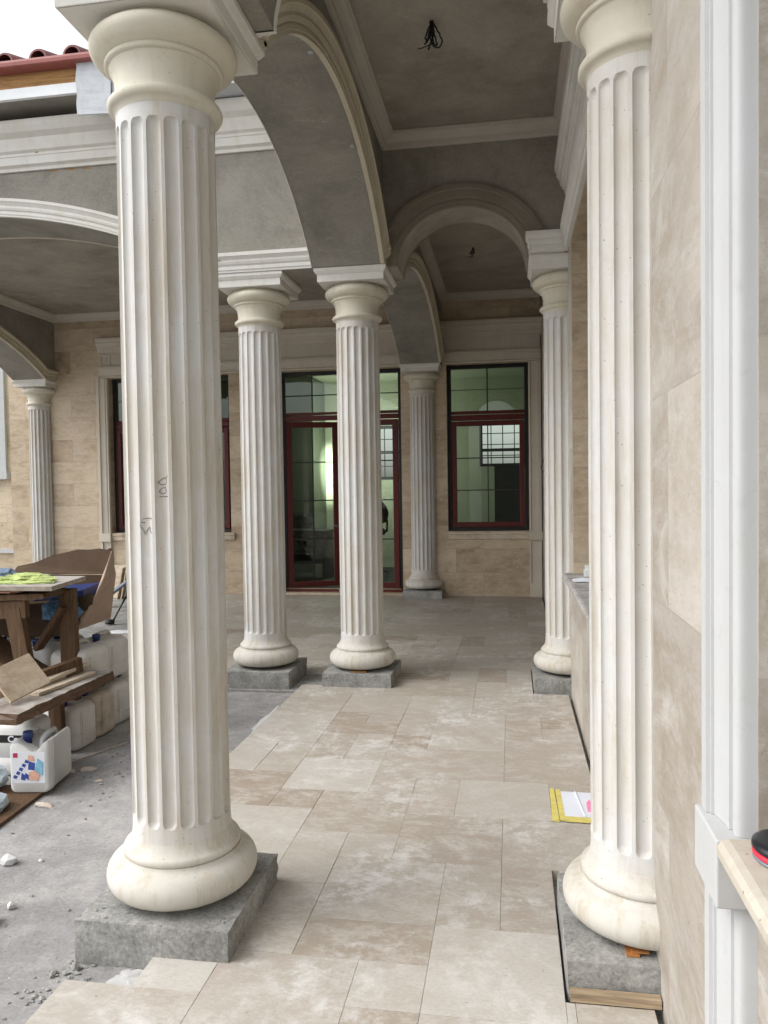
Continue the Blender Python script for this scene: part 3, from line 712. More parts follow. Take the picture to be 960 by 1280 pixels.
for u in (-2.95, -2.32): bar(b, u-m, u+m, TR+.12, zb-t, .006, .018)
bar(b, ua+t, ub-t, 2.99, 3.005, .008, .016); b.build('glazing_bar', M['muntin'], dr)
def leaf(u0, u1, G):
    s = .085; z0, z1 = .095, TR-.012
    b = MB(); bar(b, u0, u0+s, z0, z1, -.02, .05, G); bar(b, u1-s, u1, z0, z1, -.02, .05, G); bar(b, u0+s, u1-s, z1-s, z1, -.02, .05, G); bar(b, u0+s, u1-s, z0, z0+s, -.02, .05, G)
    b.build('door_leaf', M['red'], dr, .008)
    b = MB(); bar(b, u0+s, u1-s, z0+s, z1-s, .015, .022, G); b.build('pane', M['glass'], dr)
    b = MB(); u = (u0+u1)/2; bar(b, u-m, u+m, z0+s, z1-s, .002, .012, G)
    for i in (1, 2, 3): z = z0+s+(z1-z0-2*s)*i/4+.06; bar(b, u0+s, u1-s, z-m, z+m, .004, .012, G)
    b.build('glazing_bar', M['muntin'], dr)
hx, ca_, sa_ = ua+t+.006, math.cos(math.radians(19)), math.sin(math.radians(19))
GL = lambda u, d, z: (hx+(u-hx)*ca_-d*sa_, WY+.14+(u-hx)*sa_+d*ca_, z)
leaf(hx, hx+.79, GL); leaf(-2.545, ub-t-.006, F)
b = MB(); b.tube([GL(hx+.75, -.06, 1.00), GL(hx+.75, -.06, 1.02), GL(hx+.65, -.06, 1.02)], .010, 8); b.build('door_handle', M['steel'], dr)

# right wall
frr = lambda u, n, z: (WX-n, u, z); frrd = lambda u, d, z: (WX+d, u, z)
ON, OF = (-.9, 1.485, SILLZ, HEADZ), (3.27, 5.75, SILLZ, HEADZ)
sw = thing('side_wall', 'pale travertine wall along the right of the aisle with deep window openings', 'wall', (WX, 3, 0))
b = MB(); wall_with_openings(b, frrd, -3.0, WY+.39, -.06, TOP-.03, [ON, OF], .45); b.build('cladding', M['trav_side'], sw)
header(frr, ON[0]-.17, ON[1]+.17, sw, M['casing'], ()); header(frr, OF[0]-.17, OF[1]+.17, sw, M['mould'], ())
for ue, sg in ((ON[1], 1), (ON[0], -1)): jamb(frr, ue, sg, HEADZ+.172, sw, M['casing'], .86)
b = MB(); b.box(WX+.002, WX+.325, 5.739, 5.749, SILLZ+.006, HEADZ-.002); b.box(WX+.002, WX+.325, 3.272, 5.738, HEADZ-.010, HEADZ-.001); b.build('reveal', M['trav'], sw)
SP = [(-.33, SILLZ+.004), (.055, SILLZ+.004), (.068, SILLZ), (.076, SILLZ-.010), (.076, SILLZ-.026), (.070, SILLZ-.036), (.060, SILLZ-.041), (.040, SILLZ-.041), (.036, SILLZ-.10), (-.005, SILLZ-.11), (-.33, SILLZ-.05)]
for o_ in (ON, OF):
    b = MB(); b.loft([[frr(u, n, z) for n, z in SP] for u in ((o_[0]+.014, o_[1]-.014) if o_ is ON else (o_[0]-.1, o_[1]+.06))], False)
    b.build('sill', M['dustsill'] if o_ is OF else M['sillstone'], sw, .002)
window(frr, ON[0], ON[1], SILLZ+.004, HEADZ, sw, .33, 2.6, 4, 3); window(frr, OF[0], OF[1], SILLZ+.004, HEADZ, sw, .33, 2.6, 4, 3)

# rooms behind the glass (setting)
struct(MB().box(.95, 3.6, -3.2, WY, TOP-.10, TOP-.03).build('room_ceiling', M['plaster'])); 
b = MB(); b.box(3.5, 3.6, -3.2, WY, -.1, TOP-.1); b.box(.95, 3.5, -3.3, -3.2, -.1, TOP-.1); b.box(.95, 3.5, WY+.0, WY+.1, -.1, TOP-.1); struct(b.build('room_wall', M['green_wall']))
RB = 15.5
b = MB(); wall_with_openings(b, lambda u, d, z: (u, RB+d, z), -7.6, .95, -.06, TOP-.03, [(-2.75, -1.95, 1.75, 2.85), (-.62, .30, 1.98, 2.86)], .3)
b.box(-7.7, -7.6, WY+.402, RB+.3, -.06, TOP-.03); b.box(.951, 1.05, WY+.402, RB+.3, -.06, TOP-.03); struct(b.build('room_wall', M['green_wall']))
struct(MB().box(-7.6, .95, WY+.402, RB, 3.75, 3.85).build('room_ceiling', M['green_wall'])); struct(MB().box(-7.6, .95, WY+.402, RB, -.049, -.03).build('room_floor', M['dark'])); struct(MB().box(-5.6, -3.76, 14.5, RB-.002, -.03, 3.74).build('room_wall', M['green_shade']))  # last block: wall return with shade painted into its green
b = MB()
for u0, u1, z0, z1 in ((-2.75, -1.95, 1.75, 2.85), (-.62, .30, 1.98, 2.86)):
    for a, c, za, zb in ((u0, u0+.06, z0, z1), (u1-.06, u1, z0, z1), (u0+.06, u1-.06, z0, z0+.06), (u0+.06, u1-.06, z1-.06, z1), (u0+.06, u1-.06, 2.28, 2.34)): b.box(a, c, RB+.1, RB+.16, za, zb)
    for i in (1, 2, 3): uu = u0+(u1-u0)*i/4; b.box(uu-.009, uu+.009, RB+.12, RB+.14, z0+.06, z1-.06)
    for i in range(1, 4): zz = z0+(z1-z0)*i/4; b.box(u0+.06, u1-.06, RB+.122, RB+.138, zz-.008, zz+.008)
tag(b.build('window_frame', M['charcoal']), 'far window frames on the opposite side of the green room seen through the glass', 'window frame')
b = MB(); b.box(-.30, .22, 14.2, 14.8, -.04, 1.95); b.box(-.32, .24, 14.18, 14.82, 1.95, 2.0); b.box(-.045, -.03, 14.185, 14.2, .05, 1.9); b.box(-.29, .21, 14.19, 14.2, .05, .10)
tag(b.build('wardrobe', M['charcoal']), 'dark tall wardrobe in the room behind the right rear window', 'wardrobe')
ch = thing('office_chair', 'dark office chair standing behind the fixed glass door leaf', 'chair', (-2.55, 14.0, 0))
b = MB(); b.blob((-2.55, 14.0, .78), .27, .25, .10, 1, 3, .04); b.build('seat', M['charcoal'], ch)
b = MB(); b.blob((-2.52, 14.22, 1.10), .25, .06, .28, 2, 3, .04); b.build('backrest', M['charcoal'], ch)
b = MB(); b.tube([(-2.82, 14.1, .78), (-2.86, 13.95, 1.0), (-2.84, 13.75, 1.02)], .02); b.build('armrest', M['black'], ch); b = MB(); b.tube([(-2.28, 14.1, .78), (-2.25, 13.95, 1.0), (-2.27, 13.75, 1.02)], .02); b.build('armrest', M['black'], ch)
b = MB(); b.tube([(-2.55, 14, .7), (-2.55, 14, .05)], .03)
for k in range(5): a = 2*PI*k/5; b.tube([(-2.55, 14, .12), (-2.55+.3*math.cos(a), 14+.3*math.sin(a), .03)], .02)
b.build('leg', M['black'], ch)
b = MB(); b.box(-4.6, -3.2, 13.2, 13.9, .80, .85); b.box(-4.55, -4.5, 13.2, 13.9, -.04, .80); b.box(-3.3, -3.25, 13.2, 13.9, -.04, .80); b.box(-4.5, -3.3, 13.85, 13.88, .2, .80)
b.blob((-3.75, 13.5, .98), .22, .18, .16, 5, 2, .2)
tag(b.build('desk', M['charcoal']), 'dark cluttered desk in the room behind the open glass door leaf', 'desk')
wl = thing('work_lamp', 'lit work lamp on a stand shining on the green wall inside the room', 'lamp', (-2.76, 14.2, 0))
b = MB(); b.tube([(-2.76, 14.2, -.03), (-2.76, 14.2, 2.2)], .015); b.build('stand', M['black'], wl)
b = MB(); b.box(-2.85, -2.67, 14.14, 14.20, 2.2, 2.4); b.build('lamp_head', M['black'], wl)
lm = bpy.data.materials.new('lamp_glow'); lm.use_nodes = True; lb_ = lm.node_tree.nodes['Principled BSDF']; lb_.inputs['Emission Color'].default_value = (1, .98, .88, 1); lb_.inputs['Emission Strength'].default_value = 12
b = MB(); b.box(-2.84, -2.68, 14.201, 14.21, 2.215, 2.385); b.build('lamp_glass', lm, wl)
def lamp_light(nm, kind, e, loc):
    ld = bpy.data.lights.new(nm, kind); ld.energy = e; ld.color = (1, .99, .9); ld.shadow_soft_size = .08
    lo = bpy.data.objects.new(nm, ld); COL.objects.link(lo); lo.location = loc; return lo
lamp_light('work_light', 'POINT', 75, (-2.76, 14.30, 2.32))
lo = lamp_light('work_light_beam', 'SPOT', 800, (-2.80, 14.30, 2.30)); lo.data.spot_size = math.radians(50); lo.data.spot_blend = 1
lo.rotation_euler = (Vector((-3.55, 15.5, 1.95))-Vector((-2.80, 14.30, 2.30))).to_track_quat('-Z', 'Y').to_euler()

# wing of the house far left, seen past the porch arch
wg = thing('house_wing', 'sunlit beige wing of the house with a white-framed window at the far left edge', 'building', (-11, 13.5, 0))
b = MB(); wall_with_openings(b, lambda u, d, z: (u, 13.5+d, z), -15, -8.3, -.06, 5.2, [(-11.2, -9.95, 2.02, 4.1)], .3); b.build('wall', M['trav'], wg)
b = MB()
for a, c, za, zb in ((-11.4, -11.2, 1.9, 4.3), (-9.95, -9.55, 1.9, 4.3), (-11.2, -9.95, 4.1, 4.3)): b.box(a, c, 13.44, 13.5, za, zb)
b.box(-11.5, -9.5, 13.38, 13.5, 1.86, 2.02); fw = b.build('window', M['casing'], wg)
MB().box(-11.2, -9.95, 13.65, 13.66, 2.02, 4.1).build('pane', M['glass'], fw)
MB().box(-11.2, -9.95, 13.78, 13.79, 2.02, 4.1).build('curtain', M['flash'], fw)
MB().box(-15, -8.3, 13.45, 13.5, .44, .52).build('plinth_band', M['casing'], wg)

cw = MB().box(-1.2, 9, -9.4, -9.0, -.06, 4.6).build('light_blocker_wall', M['plaster']); tag(cw, 'added unseen wall behind the camera blocking frontal daylight', 'wall')  # out of view, added to block frontal sky and shape the daylight
# ------------------------------------------------------------------ ground and floors (setting)
struct(MB().box(-400, 400, -400, 400, -.5, -.05).build('ground', M['screed']))
struct(MB().box(LX0-.2, BX0+.6, 5.97, WY+.3, -.3, -.034).build('porch_slab', M['plinth']))
UX = lambda i: -.055+.235*i
UY = lambda j: 2.28+.2365*j
def allowed(i, j):
    x, y = UX(i)+.118, UY(j)+.118
    if x > .44: return False
    if j < 0: return i >= (-6 if j > -3 else -7)
    if j == 0: return i >= -5
    if y < 3.0: return i >= -4
    if y < 6.0: return i >= -7
    if y < 6.56:
        if -1.55 < x < -.95: return False
        return x > -.98
    if y < WY+.05: return x > -4.2
    return False
explicit = [(-1,0,2,2,.9), (-3,1,2,1,.22), (-2,0,1,1,.75), (-4,1,1,2,.55), (-4,-1,2,2,.6), (-5,0,1,1,.9), (-3,2,2,2,.5), (-1,2,1,2,.45), (0,2,1,1,.35), (0,3,1,1,.4), (0,4,2,2,.5), (-2,4,2,2,.3),
            (-3,4,1,1,.6), (-4,3,1,2,.7), (-4,5,2,2,.33), (-6,3,2,3,.8), (-5,6,1,1,.15), (-7,6,2,2,.12), (-5,7,2,2,.88), (-3,7,1,1,.5), (-2,6,1,2,.6), (-1,6,2,2,.75), (-3,8,3,2,.48), (0,8,2,3,.42),
            (-6,-2,2,2,.62), (-1,-2,2,2,.7), (-3,-2,2,1,.8)]
occ = {}; tiles = []
def place(i, j, w, h, tone):
    for a in range(w):
        for c in range(h): occ[(i+a, j+c)] = 1
    tiles.append((i, j, w, h, tone))
for e in explicit: place(*e)
rt = random.Random(11)
for j in range(-12, 38):
    for i in range(-19, 2):
        if (i, j) in occ or not allowed(i, j): continue
        opts = [(2,2), (2,2), (3,2), (1,2), (2,1), (1,1), (2,3)]; rt.shuffle(opts); opts.append((1,1))
        for w, h in opts:
            if all((i+a, j+c) not in occ and allowed(i+a, j+c) for a in range(w) for c in range(h)):
                place(i, j, w, h, min(1, max(0, rt.gauss(.42, .2)))); break
b = MB(); tones = []; extra = []; todo = [(UX(i)+.0006, UX(i+w)-.0006, UY(j)+.0006, UY(j+h)-.0006, tone) for i, j, w, h, tone in tiles]
while todo or extra:
    x0, x1, y0, y1, tone = todo.pop(0) if todo else extra.pop(0)
    y1 = min(y1, WY-.004); x1 = min(x1, .425)
    if y1-y0 < .02: continue
    for ya, yb in ((2.43, 3.01), (6.01, 6.60)):
        if x0 > .13 and y0 < ya-.06 < y1: y1 = ya-.035
        elif x0 > .13 and y0 < yb < y1 and y0 > ya: y0 = yb
        elif y0 < yb and y1 > ya and x1 > .150:
            if y0 < ya-.06: extra.append((.1512, x1, y0, ya-.035, tone))
            x1 = .150
    if x1-x0 < .02: continue
    dz = rt.uniform(-.0008, .0008); bv = .0009; z = dz; tx, ty = rt.uniform(-.0006, .0006), rt.uniform(-.0006, .0006)
    ring0 = [(x0,y0,-.044), (x1,y0,-.044), (x1,y1,-.044), (x0,y1,-.044)]
    ring1 = [(x0,y0,z-bv-tx-ty), (x1,y0,z-bv+tx-ty), (x1,y1,z-bv+tx+ty), (x0,y1,z-bv-tx+ty)]
    ring2 = [(x0+bv,y0+bv,z-tx-ty), (x1-bv,y0+bv,z+tx-ty), (x1-bv,y1-bv,z+tx+ty), (x0+bv,y1-bv,z-tx+ty)]
    fs = [(8,9,10,11)] + [(k, (k+1)%4, 4+(k+1)%4, 4+k) for k in range(4)] + [(4+k, 4+(k+1)%4, 8+(k+1)%4, 8+k) for k in range(4)]
    b.add(ring0+ring1+ring2, fs); tones += [(tone, rt.random(), rt.random(), 1)]*12
fl = struct(b.build('floor', M['tile']))
ca = fl.data.color_attributes.new('tone', 'FLOAT_COLOR', 'POINT')
for k, tcol in enumerate(tones): ca.data[k].color = tcol
b = MB(); b.box(-1.0, .45, -1, WY+.1, -.07, -.042); b.box(-4.1, -1.0, 6.62, WY+.1, -.07, -.042); b.box(-1.66, -1.0, 3.02, 5.96, -.07, -.042); b.box(-1.40, -1.0, -1, 2.27, -.07, -.042); struct(b.build('mortar_bed', M['plinth']))
# smear of white adhesive at the tile edge beside the front plinth
b = MB(); rr = random.Random(3)
def smear(cx, cy, rx, ry, z, n=18, seed=0):
    r_ = random.Random(seed); top = []; bot = []
    for k in range(n):
        a = 2*PI*k/n; q = r_.uniform(.55, 1.1); top.append((cx+rx*q*math.cos(a), cy+ry*q*math.sin(a), z)); bot.append((top[-1][0]*1.0, top[-1][1], -.06))
    b.add(top+bot+[(cx, cy, z+.006)], [(k, (k+1)%n, 2*n) for k in range(n)]+[(k, n+k, n+(k+1)%n, (k+1)%n) for k in range(n)])
smear(-1.285, 2.36, .065, .06, -.034, 26, 2)
tag(b.build('mortar_smear', M['adhesive']), 'white tile adhesive smeared in the notch before the foreground plinth', 'mortar smear')
b = MB(); smear(-1.70, 4.3, .05, .45, -.030, 24, 8); smear(-1.72, 5.2, .05, .5, -.030, 24, 9); smear(-1.68, 3.5, .06, .35, -.032, 20, 10)
tag(b.build('mortar_smear', M['adhesive']), 'pale adhesive film along the ragged edge of the floor tiles between the columns', 'mortar smear')

# ------------------------------------------------------------------ small things on the right
b = MB(); b.box(.165, .436, 2.395, 2.428, .002, .028); tag(b.build('wood_batten', M['pine']), 'thin pine batten in front of the foreground right plinth', 'batten')
b = MB(); b.box(.345, .385, 2.478, 2.53, .108, .116); b.box(.36, .415, 2.486, 2.56, .1165, .1225); tag(b.build('plastic_shim', M['orange']), 'orange shims wedged under the base of the foreground right column', 'shim')
b = MB(); b.box(-1.30, -1.17, 6.06, 6.12, .107, .118); tag(b.build('plastic_shim', M['rust']), 'rusty brown shim under the right one of the paired columns', 'shim')
pp = thing('taped_paper', 'white sheet of paper stuck to the floor with yellow tape by the right wall', 'paper', (.29, 3.9, .002))
def sheet(b, pts, z, th=.0012):
    n = len(pts); b.add([(x, y, z) for x, y in pts]+[(x, y, z-th) for x, y in pts], [tuple(range(n)), tuple(range(n, 2*n))[::-1]]+[(k, n+k, n+(k+1)%n, (k+1)%n) for k in range(n)])
b = MB(); sheet(b, [(.225, 3.735), (.432, 3.725), (.432, 4.06), (.23, 4.065)], .0042); b.build('sheet', M['paper'], pp)
b = MB(); sheet(b, [(.178, 3.70), (.212, 3.69), (.205, 4.10), (.182, 4.10)], .0036); sheet(b, [(.214, 3.705), (.240, 3.70), (.236, 4.085), (.211, 4.08)], .0056); sheet(b, [(.241, 3.695), (.43, 3.69), (.43, 3.75), (.241, 3.755)], .0058); b.build('tape', M['tape'], pp)
b = MB(); sheet(b, [(.352, 3.82), (.385, 3.80), (.39, 3.90), (.372, 3.97), (.355, 3.93)], .0056); b.build('marker_spot', M['pink'], pp)
b = MB(); b.add([(.305, 4.062, .0046), (.312, 4.062, .0046), (.34, 3.76, .0046), (.331, 3.76, .0046), (.309, 4.062, .012), (.336, 3.76, .009)], [(0,4,5,3), (4,1,2,5), (0,1,4), (3,5,2), (0,3,2,1)]); b.build('paper_fold', M['paper'], pp)
b = MB(); rows = []
for x, y, z, hh in ((.40, 5.28, .953, .004), (.47, 5.30, .956, .010), (.56, 5.26, .954, .004), (.66, 5.30, .953, .012)): rows.append([(x, y-.07, z), (x, y+.07, z), (x, y+.07, z+.002+hh), (x, y-.07, z+.002)])
MBs = MB().loft(rows, False); tag(MBs.build('paper_note', M['paper']), 'folded white paper lying on the dusty sill beyond the foreground column', 'paper')
b = MB(); b.box(.50, .54, 5.55, 5.60, .952, 1.0); b.box(.505, .535, 5.565, 5.585, 1.0, 1.03); tag(b.build('junction_box', M['flash']), 'small white plastic box at the far end of the dusty sill', 'box')
ts = thing('sanding_disc', 'black and red sanding disc lying on the stone sill at the right edge', 'tool', (.478, 1.43, .952))
b = MB(); b.lathe([(.0, .951), (.060, .951), (.064, .953), (.064, .957), (0, .957)], .47, 1.395, 40); b.build('backing', M['steel'], ts)
b = MB(); b.lathe([(.0, .9575), (.062, .9575), (.065, .960), (.065, .966), (.060, .968), (0, .968)], .47, 1.395, 40); b.build('rim', M['disc_red'], ts)
b = MB(); b.lathe([(.0, .9685), (.062, .9685), (.066, .971), (.065, .978), (.055, .983), (.03, .986), (0, .986)], .47, 1.395, 40); b.build('pad', M['disc_blk'], ts)

# cables hanging from the ceiling
def cable(cx, cy, n, rad, seed, label, drop):
    r_ = random.Random(seed); b = MB()
    for k in range(n):
        pts = []; a0 = r_.uniform(0, 6); w = rad*r_.uniform(.3, 1); d = drop*r_.uniform(.7, 1)
        for i in range(25):
            t = i/24; a = a0+t*2*PI
            pts.append((cx+w*(math.sin(a)-math.sin(a0))*.6+.01*r_.uniform(-1, 1)*.4, cy+w*.5*(math.cos(a)-math.cos(a0)), CEIL+.01-d*math.sin(PI*min(1, t*1.02))**.8))
        b.tube(pts, .005, 6)
    b.tube([(cx, cy, CEIL+.005), (cx+.01, cy, CEIL-drop*.6), (cx-.02, cy-.01, CEIL-drop*1.15)], .006)
    b.tube([(cx, cy, CEIL-drop*.9), (cx-.05, cy-.01, CEIL-drop*1.05), (cx-.085, cy, CEIL-drop*1.05)], .003)
    return tag(b.build('cable_bundle', M['wire']), label, 'cable')
cable(-.44, 4.66, 4, .075, 5, 'loose loop of black cable hanging from the nearer ceiling bay', .15)
cable(-.41, 9.1, 3, .035, 8, 'short black cable stub hanging from the farther ceiling bay', .10)
b = MB(); b.tube([(-2.50, 11.15, .085), (-2.53, 11.12, .10), (-2.50, 11.08, .06), (-2.44, 11.05, .01), (-2.40, 11.1, .005)], .004); tag(b.build('white_cable', M['flash']), 'white cable end curling over the red door threshold', 'cable')
b = MB(); b.tube([(.435, 10.2, 1.95), (.40, 10.15, 1.9), (.38, 10.15, 1.82), (.41, 10.2, 1.76), (.436, 10.2, 1.80)], .004); tag(b.build('wall_cable', M['wire']), 'thin cable loop poking from the right wall in the far bay', 'cable')

# ------------------------------------------------------------------ builder's clutter on the left
G0 = -.05
def jerrycan_parts(w, d, h):
    """rounded jerrycan, x in +-w/2, y 0..d, z 0..h, hollow handle gap on top, cap at front-left"""
    def rr(w0, d0, r, z, n=5):
        out = []
        for cx, cy, a0 in ((w0/2-r, d0/2-r, 0), (-w0/2+r, d0/2-r, 90), (-w0/2+r, -d0/2+r, 180), (w0/2-r, -d0/2+r, 270)):
            for i in range(n+1):
                a = math.radians(a0+90*i/n); out.append((cx+r*math.cos(a), d/2+cy+r*math.sin(a), z))
        return out
    b = MB(); R = .052; rows = []
    for z, ins in ((0, .026), (.006, .013), (.016, .004), (.03, 0), (h*.33, 0), (h*.34, .003), (h*.36, .003), (h*.37, 0), (h-.055, 0), (h-.036, .006), (h-.020, .016), (h-.008, .032), (h-.002, .052), (h, .075)):
        rows.append(rr(w-2*ins, d-2*ins, max(.012, R-ins*.3), z))
    b.loft(rows, True)
    # vertical seam ribs
    for sx in (-1, 1):
        for yy in (.030, .046):
            b.box(sx*w/2-.004, sx*w/2+.0035, yy+.03, yy+.037, .035, h-.05)
    body = b
    b = MB(); pts = [(-.02, d*.30, h-.02), (-.02, d*.34, h+.010), (-.02, d*.44, h+.022), (-.02, d*.76, h+.022), (-.02, d*.86, h+.010), (-.02, d*.90, h-.02)]
    b.tube(pts, .014, 8); handle = b
    b = MB(); b.lathe([(.024, h-.012), (.024, h+.012), (.027, h+.012), (.027, h+.036), (.024, h+.039), (0, h+.039)], w*.10, d*.16, 20); cap = b
    return body, handle, cap
def notched_parts(w, d, h):
    """open-topped look: high side shoulders, a valley with the grip between them"""
    def sec(y, ins):
        a, r = w/2-ins, .03; top = h-ins*.8
        pts = [(-a+r, ins*.5)] + [(-a+r*(1-math.sin(t)), ins*.5+r*(1-math.cos(t))) for t in (.4, .8, 1.2, 1.571)]
        pts += [(-a, top-.035), (-a+.010, top-.016), (-a+.040, top-.010), (-a+.070, top-.020), (.018, top-.058), (.030, top-.062), (.042, top-.056), (a-.020, top-.010), (a-.010, top), (a-.003, top-.004), (a, top-.02)]
        pts += [(a-r*(1-math.cos(t)), ins*.5+r*(1-math.sin(t))) for t in (0., .4, .8, 1.2, 1.571)]
        return [(x, y, z) for x, z in pts]
    b = MB(); b.loft([[(x, y_, z-(max(0, y_-(d-.05))**2)*16*max(0, (z-h+.06)/.06)) for x, y_, z in sec(y, i)] for y, i in ((0, .014), (.004, .005), (.014, 0), (.028, 0), (.031, -.003), (.037, -.003), (.040, 0), (.052, 0), (.055, -.003), (.061, -.003), (.064, 0), (d-.06, 0), (d-.045, 0), (d-.03, 0), (d-.014, .001), (d-.004, .006), (d, .014))], True)
    H = MB(); H.tube([(.025, d*.30, h-.08), (.025, d*.36, h-.03), (.025, d*.50, h-.012), (.025, d*.85, h-.012), (.025, d*.95, h-.06)], .014, 8)
    c_ = MB(); cx, cy = -w*.17, d*.24; c_.lathe([(.022, h-.04), (.022, h-.005), (.027, h-.005), (.027, h+.028), (.024, h+.032), (0, h+.032)], cx, cy, 20)
    return b, H, c_
def can(loc, rz, label, w=.27, d=.245, h=.295, m='can', group='white plastic jerrycans by the workbench', cap=True, lid='blue'):
    t = thing('jerrycan', label, 'jerrycan', loc, group); t.rotation_euler = (0, 0, math.radians(rz))
    B, H, Cc = (notched_parts if m == 'can_clean' and cap else jerrycan_parts)(w, d, h)
    o = B.build('body', M[m], None); o.parent = t; o.data.set_sharp_from_angle(angle=math.radians(45))
    o = H.build('handle', M[m], None); o.parent = t
    if cap: o = Cc.build('cap', M[lid], None); o.parent = t
    return t
near = can((-2.592, 3.765, G0), 8, 'white jerrycan with blue cap and colourful label standing open on the floor', .215, .30, .285, 'can_clean', 'white plastic jerrycans by the workbench')
def local(parent, b, nm, m):
    o = b.build(nm, m, None); o.parent = parent; return o
def quadp(b, pts, y): n = len(pts); b.add([(x, y, z) for x, z in pts]+[(x, y+.003, z) for x, z in pts], [tuple(range(n)), tuple(range(n, 2*n))[::-1]]+[(k, n+k, n+(k+1)%n, (k+1)%n) for k in range(n)])
lb1 = MB(); quadp(lb1, [(-.095, .055), (.088, .055), (.088, .225), (-.095, .225)], -.0015); lab = local(near, lb1, 'label', M['lbl_white'])
b = MB(); quadp(b, [(-.085, .195), (-.06, .195), (-.06, .22), (-.085, .22)], -.003); local(near, b, 'label_square', M['lbl_red'])
b = MB()
for k in range(5): quadp(b, [(-.088+.016*k, .085+.021*k), (-.070+.016*k, .078+.021*k), (-.062+.016*k, .094+.021*k), (-.080+.016*k, .101+.021*k)], -.003)
for k in range(3): quadp(b, [(-.045+.02*k, .075+.012*(k%2)), (-.02+.02*k, .070), (-.022+.02*k, .10), (-.04+.02*k, .112)], -.003)
quadp(b, [(-.005, .13), (.03, .125), (.035, .165), (.0, .175)], -.003); local(near, b, 'label_stripe', M['lbl_blue'])
b = MB(); quadp(b, [(.03, .10), (.075, .10), (.078, .17), (.05, .19), (.035, .14)], -.0045); local(near, b, 'label_patch', M['lbl_teal'])
b = MB(); quadp(b, [(.0, .075), (.05, .07), (.06, .105), (.03, .125), (.0, .115)], -.0055); local(near, b, 'label_spot', M['lbl_peach']); b = MB(); quadp(b, [(-.005, .18), (.03, .175), (.025, .205), (.0, .21)], -.0055); local(near, b, 'label_spot', M['lbl_peach'])
c2 = can((-2.875, 4.02, G0), 4, 'white jerrycan with black and crimson label half hidden at the left edge', .25, .25, .32, 'can_clean', 'white plastic jerrycans by the workbench', False)
b = MB(); quadp(b, [(-.115, .20), (.115, .20), (.115, .245), (-.115, .245)], -.0015); local(c2, b, 'label_band', M['lbl_black'])
b = MB(); quadp(b, [(.0, .085), (.113, .085), (.113, .198), (.0, .198)], -.0015); local(c2, b, 'label_panel', M['lbl_red'])
fc = bpy.data.curves.new('brand_text', 'FONT'); fc.body = 'Cere'; fc.size = .052; fc.extrude = .0008; fc.offset = .0012
fo = bpy.data.objects.new('tmp_text', fc); COL.objects.link(fo); dg = bpy.context.evaluated_depsgraph_get(); tm = bpy.data.meshes.new_from_object(fo.evaluated_get(dg)); bpy.data.objects.remove(fo)
to = bpy.data.objects.new('label_lettering', tm); tm.materials.clear(); tm.materials.append(M['lbl_white']); COL.objects.link(to); to.parent = c2; to.location = (-.02, -.0035, .206); to.rotation_euler = (PI/2, 0, 0)
# stacked cans
rows_lbl = [('lower', 'nearest'), ('lower', 'second'), ('lower', 'third'), ('lower', 'farthest')]
cy = 4.43
spots = [(-2.865, 4.45, 0, 'nearest can of the bottom layer, in front of the stained one'), (-2.87, 4.705, 0, 'brown-stained white can, second in the bottom layer of the stack'), (-2.89, 4.965, 0, 'third white can in the bottom layer of the stack, towards the foreground column'), (-2.91, 5.225, 0, 'farthest white can in the bottom layer of the stack, by the foreground column'),
         (-3.16, 4.44, 0, 'inner bottom can of the stack, in shadow behind the workbench post'), (-3.17, 4.70, 0, 'inner bottom can of the stack below the middle of the workbench'), (-3.18, 4.96, 0, 'inner bottom can of the stack at its far shaded end'),
         (-2.885, 4.60, 1, 'top-layer can just beyond the end of the dusty plank'), (-2.905, 4.92, 1, 'top-layer can with blue cap nearest the foreground column'), (-3.18, 4.66, 1, 'top-layer can with blue cap between the workbench legs'), (-3.20, 4.93, 1, 'top-layer can behind, under the cardboard box')]
spots += [(-3.46, 4.70, 0, 'deepest bottom can of the stack, far left under the bench'), (-3.47, 4.96, 0, 'deepest bottom can at the rear left of the stack'), (-3.46, 4.70, 1, 'deepest top-layer can at the left, behind the bench leg'), (-3.48, 4.96, 1, 'rear left top-layer can under the cardboard box')]
proto = None
for x, y, lv, lab_ in spots:
    big = .315 if (lv and x > -3) else .245
    if lv and x > -3: t = can((x, y, G0+.334), -4, lab_, .27, big, .28)
    elif proto is None: t = proto = can((x, y, G0), -6, lab_)
    else:
        t = proto.copy(); COL.objects.link(t); t.location = (x, y, G0+.334*lv); t['_b'] = (x, y, G0); t['label'] = lab_; t.rotation_euler = (0, 0, math.radians(-6 if x > -3 else -3))
        for c_ in list(proto.children):
            q = c_.copy(); COL.objects.link(q); q.parent = t
            if 'stained' in lab_ and lab_.startswith('brown') and q.name.startswith('body'): q.data = q.data.copy(); q.data.materials[0] = M['can_stained']

def rough_plank(p0, p1, w, t, seed, nseg=26, j=.004):
    """plank p0->p1 (centre line of the top), splintered long edges and broken ends"""
    r_ = random.Random(seed); p0 = Vector(p0); p1 = Vector(p1); d_ = (p1-p0); L = d_.length; d_.normalize(); sd = d_.cross(Vector((0, 0, 1))).normalized(); up = sd.cross(d_)
    rows = []
    for i in range(nseg+1):
        q = i/nseg; end = min(i, nseg-i); e = j*(3.2 if end == 0 else 1)
        prof = []
        for su, sv in ((-1, 0), (-.55, 0), (0, 0), (.55, 0), (1, 0), (1, -.5), (1, -1), (0, -1), (-1, -1), (-1, -.5)):
            c_ = p0+d_*(L*q+ (r_.uniform(-e, e) if end == 0 else 0)) + sd*(su*w/2+(r_.uniform(-j, j) if abs(su) == 1 else 0)) + up*(sv*t+r_.uniform(-j, j)*.35)
            prof.append(c_)
        rows.append(prof)
    return MB().loft(rows, False)
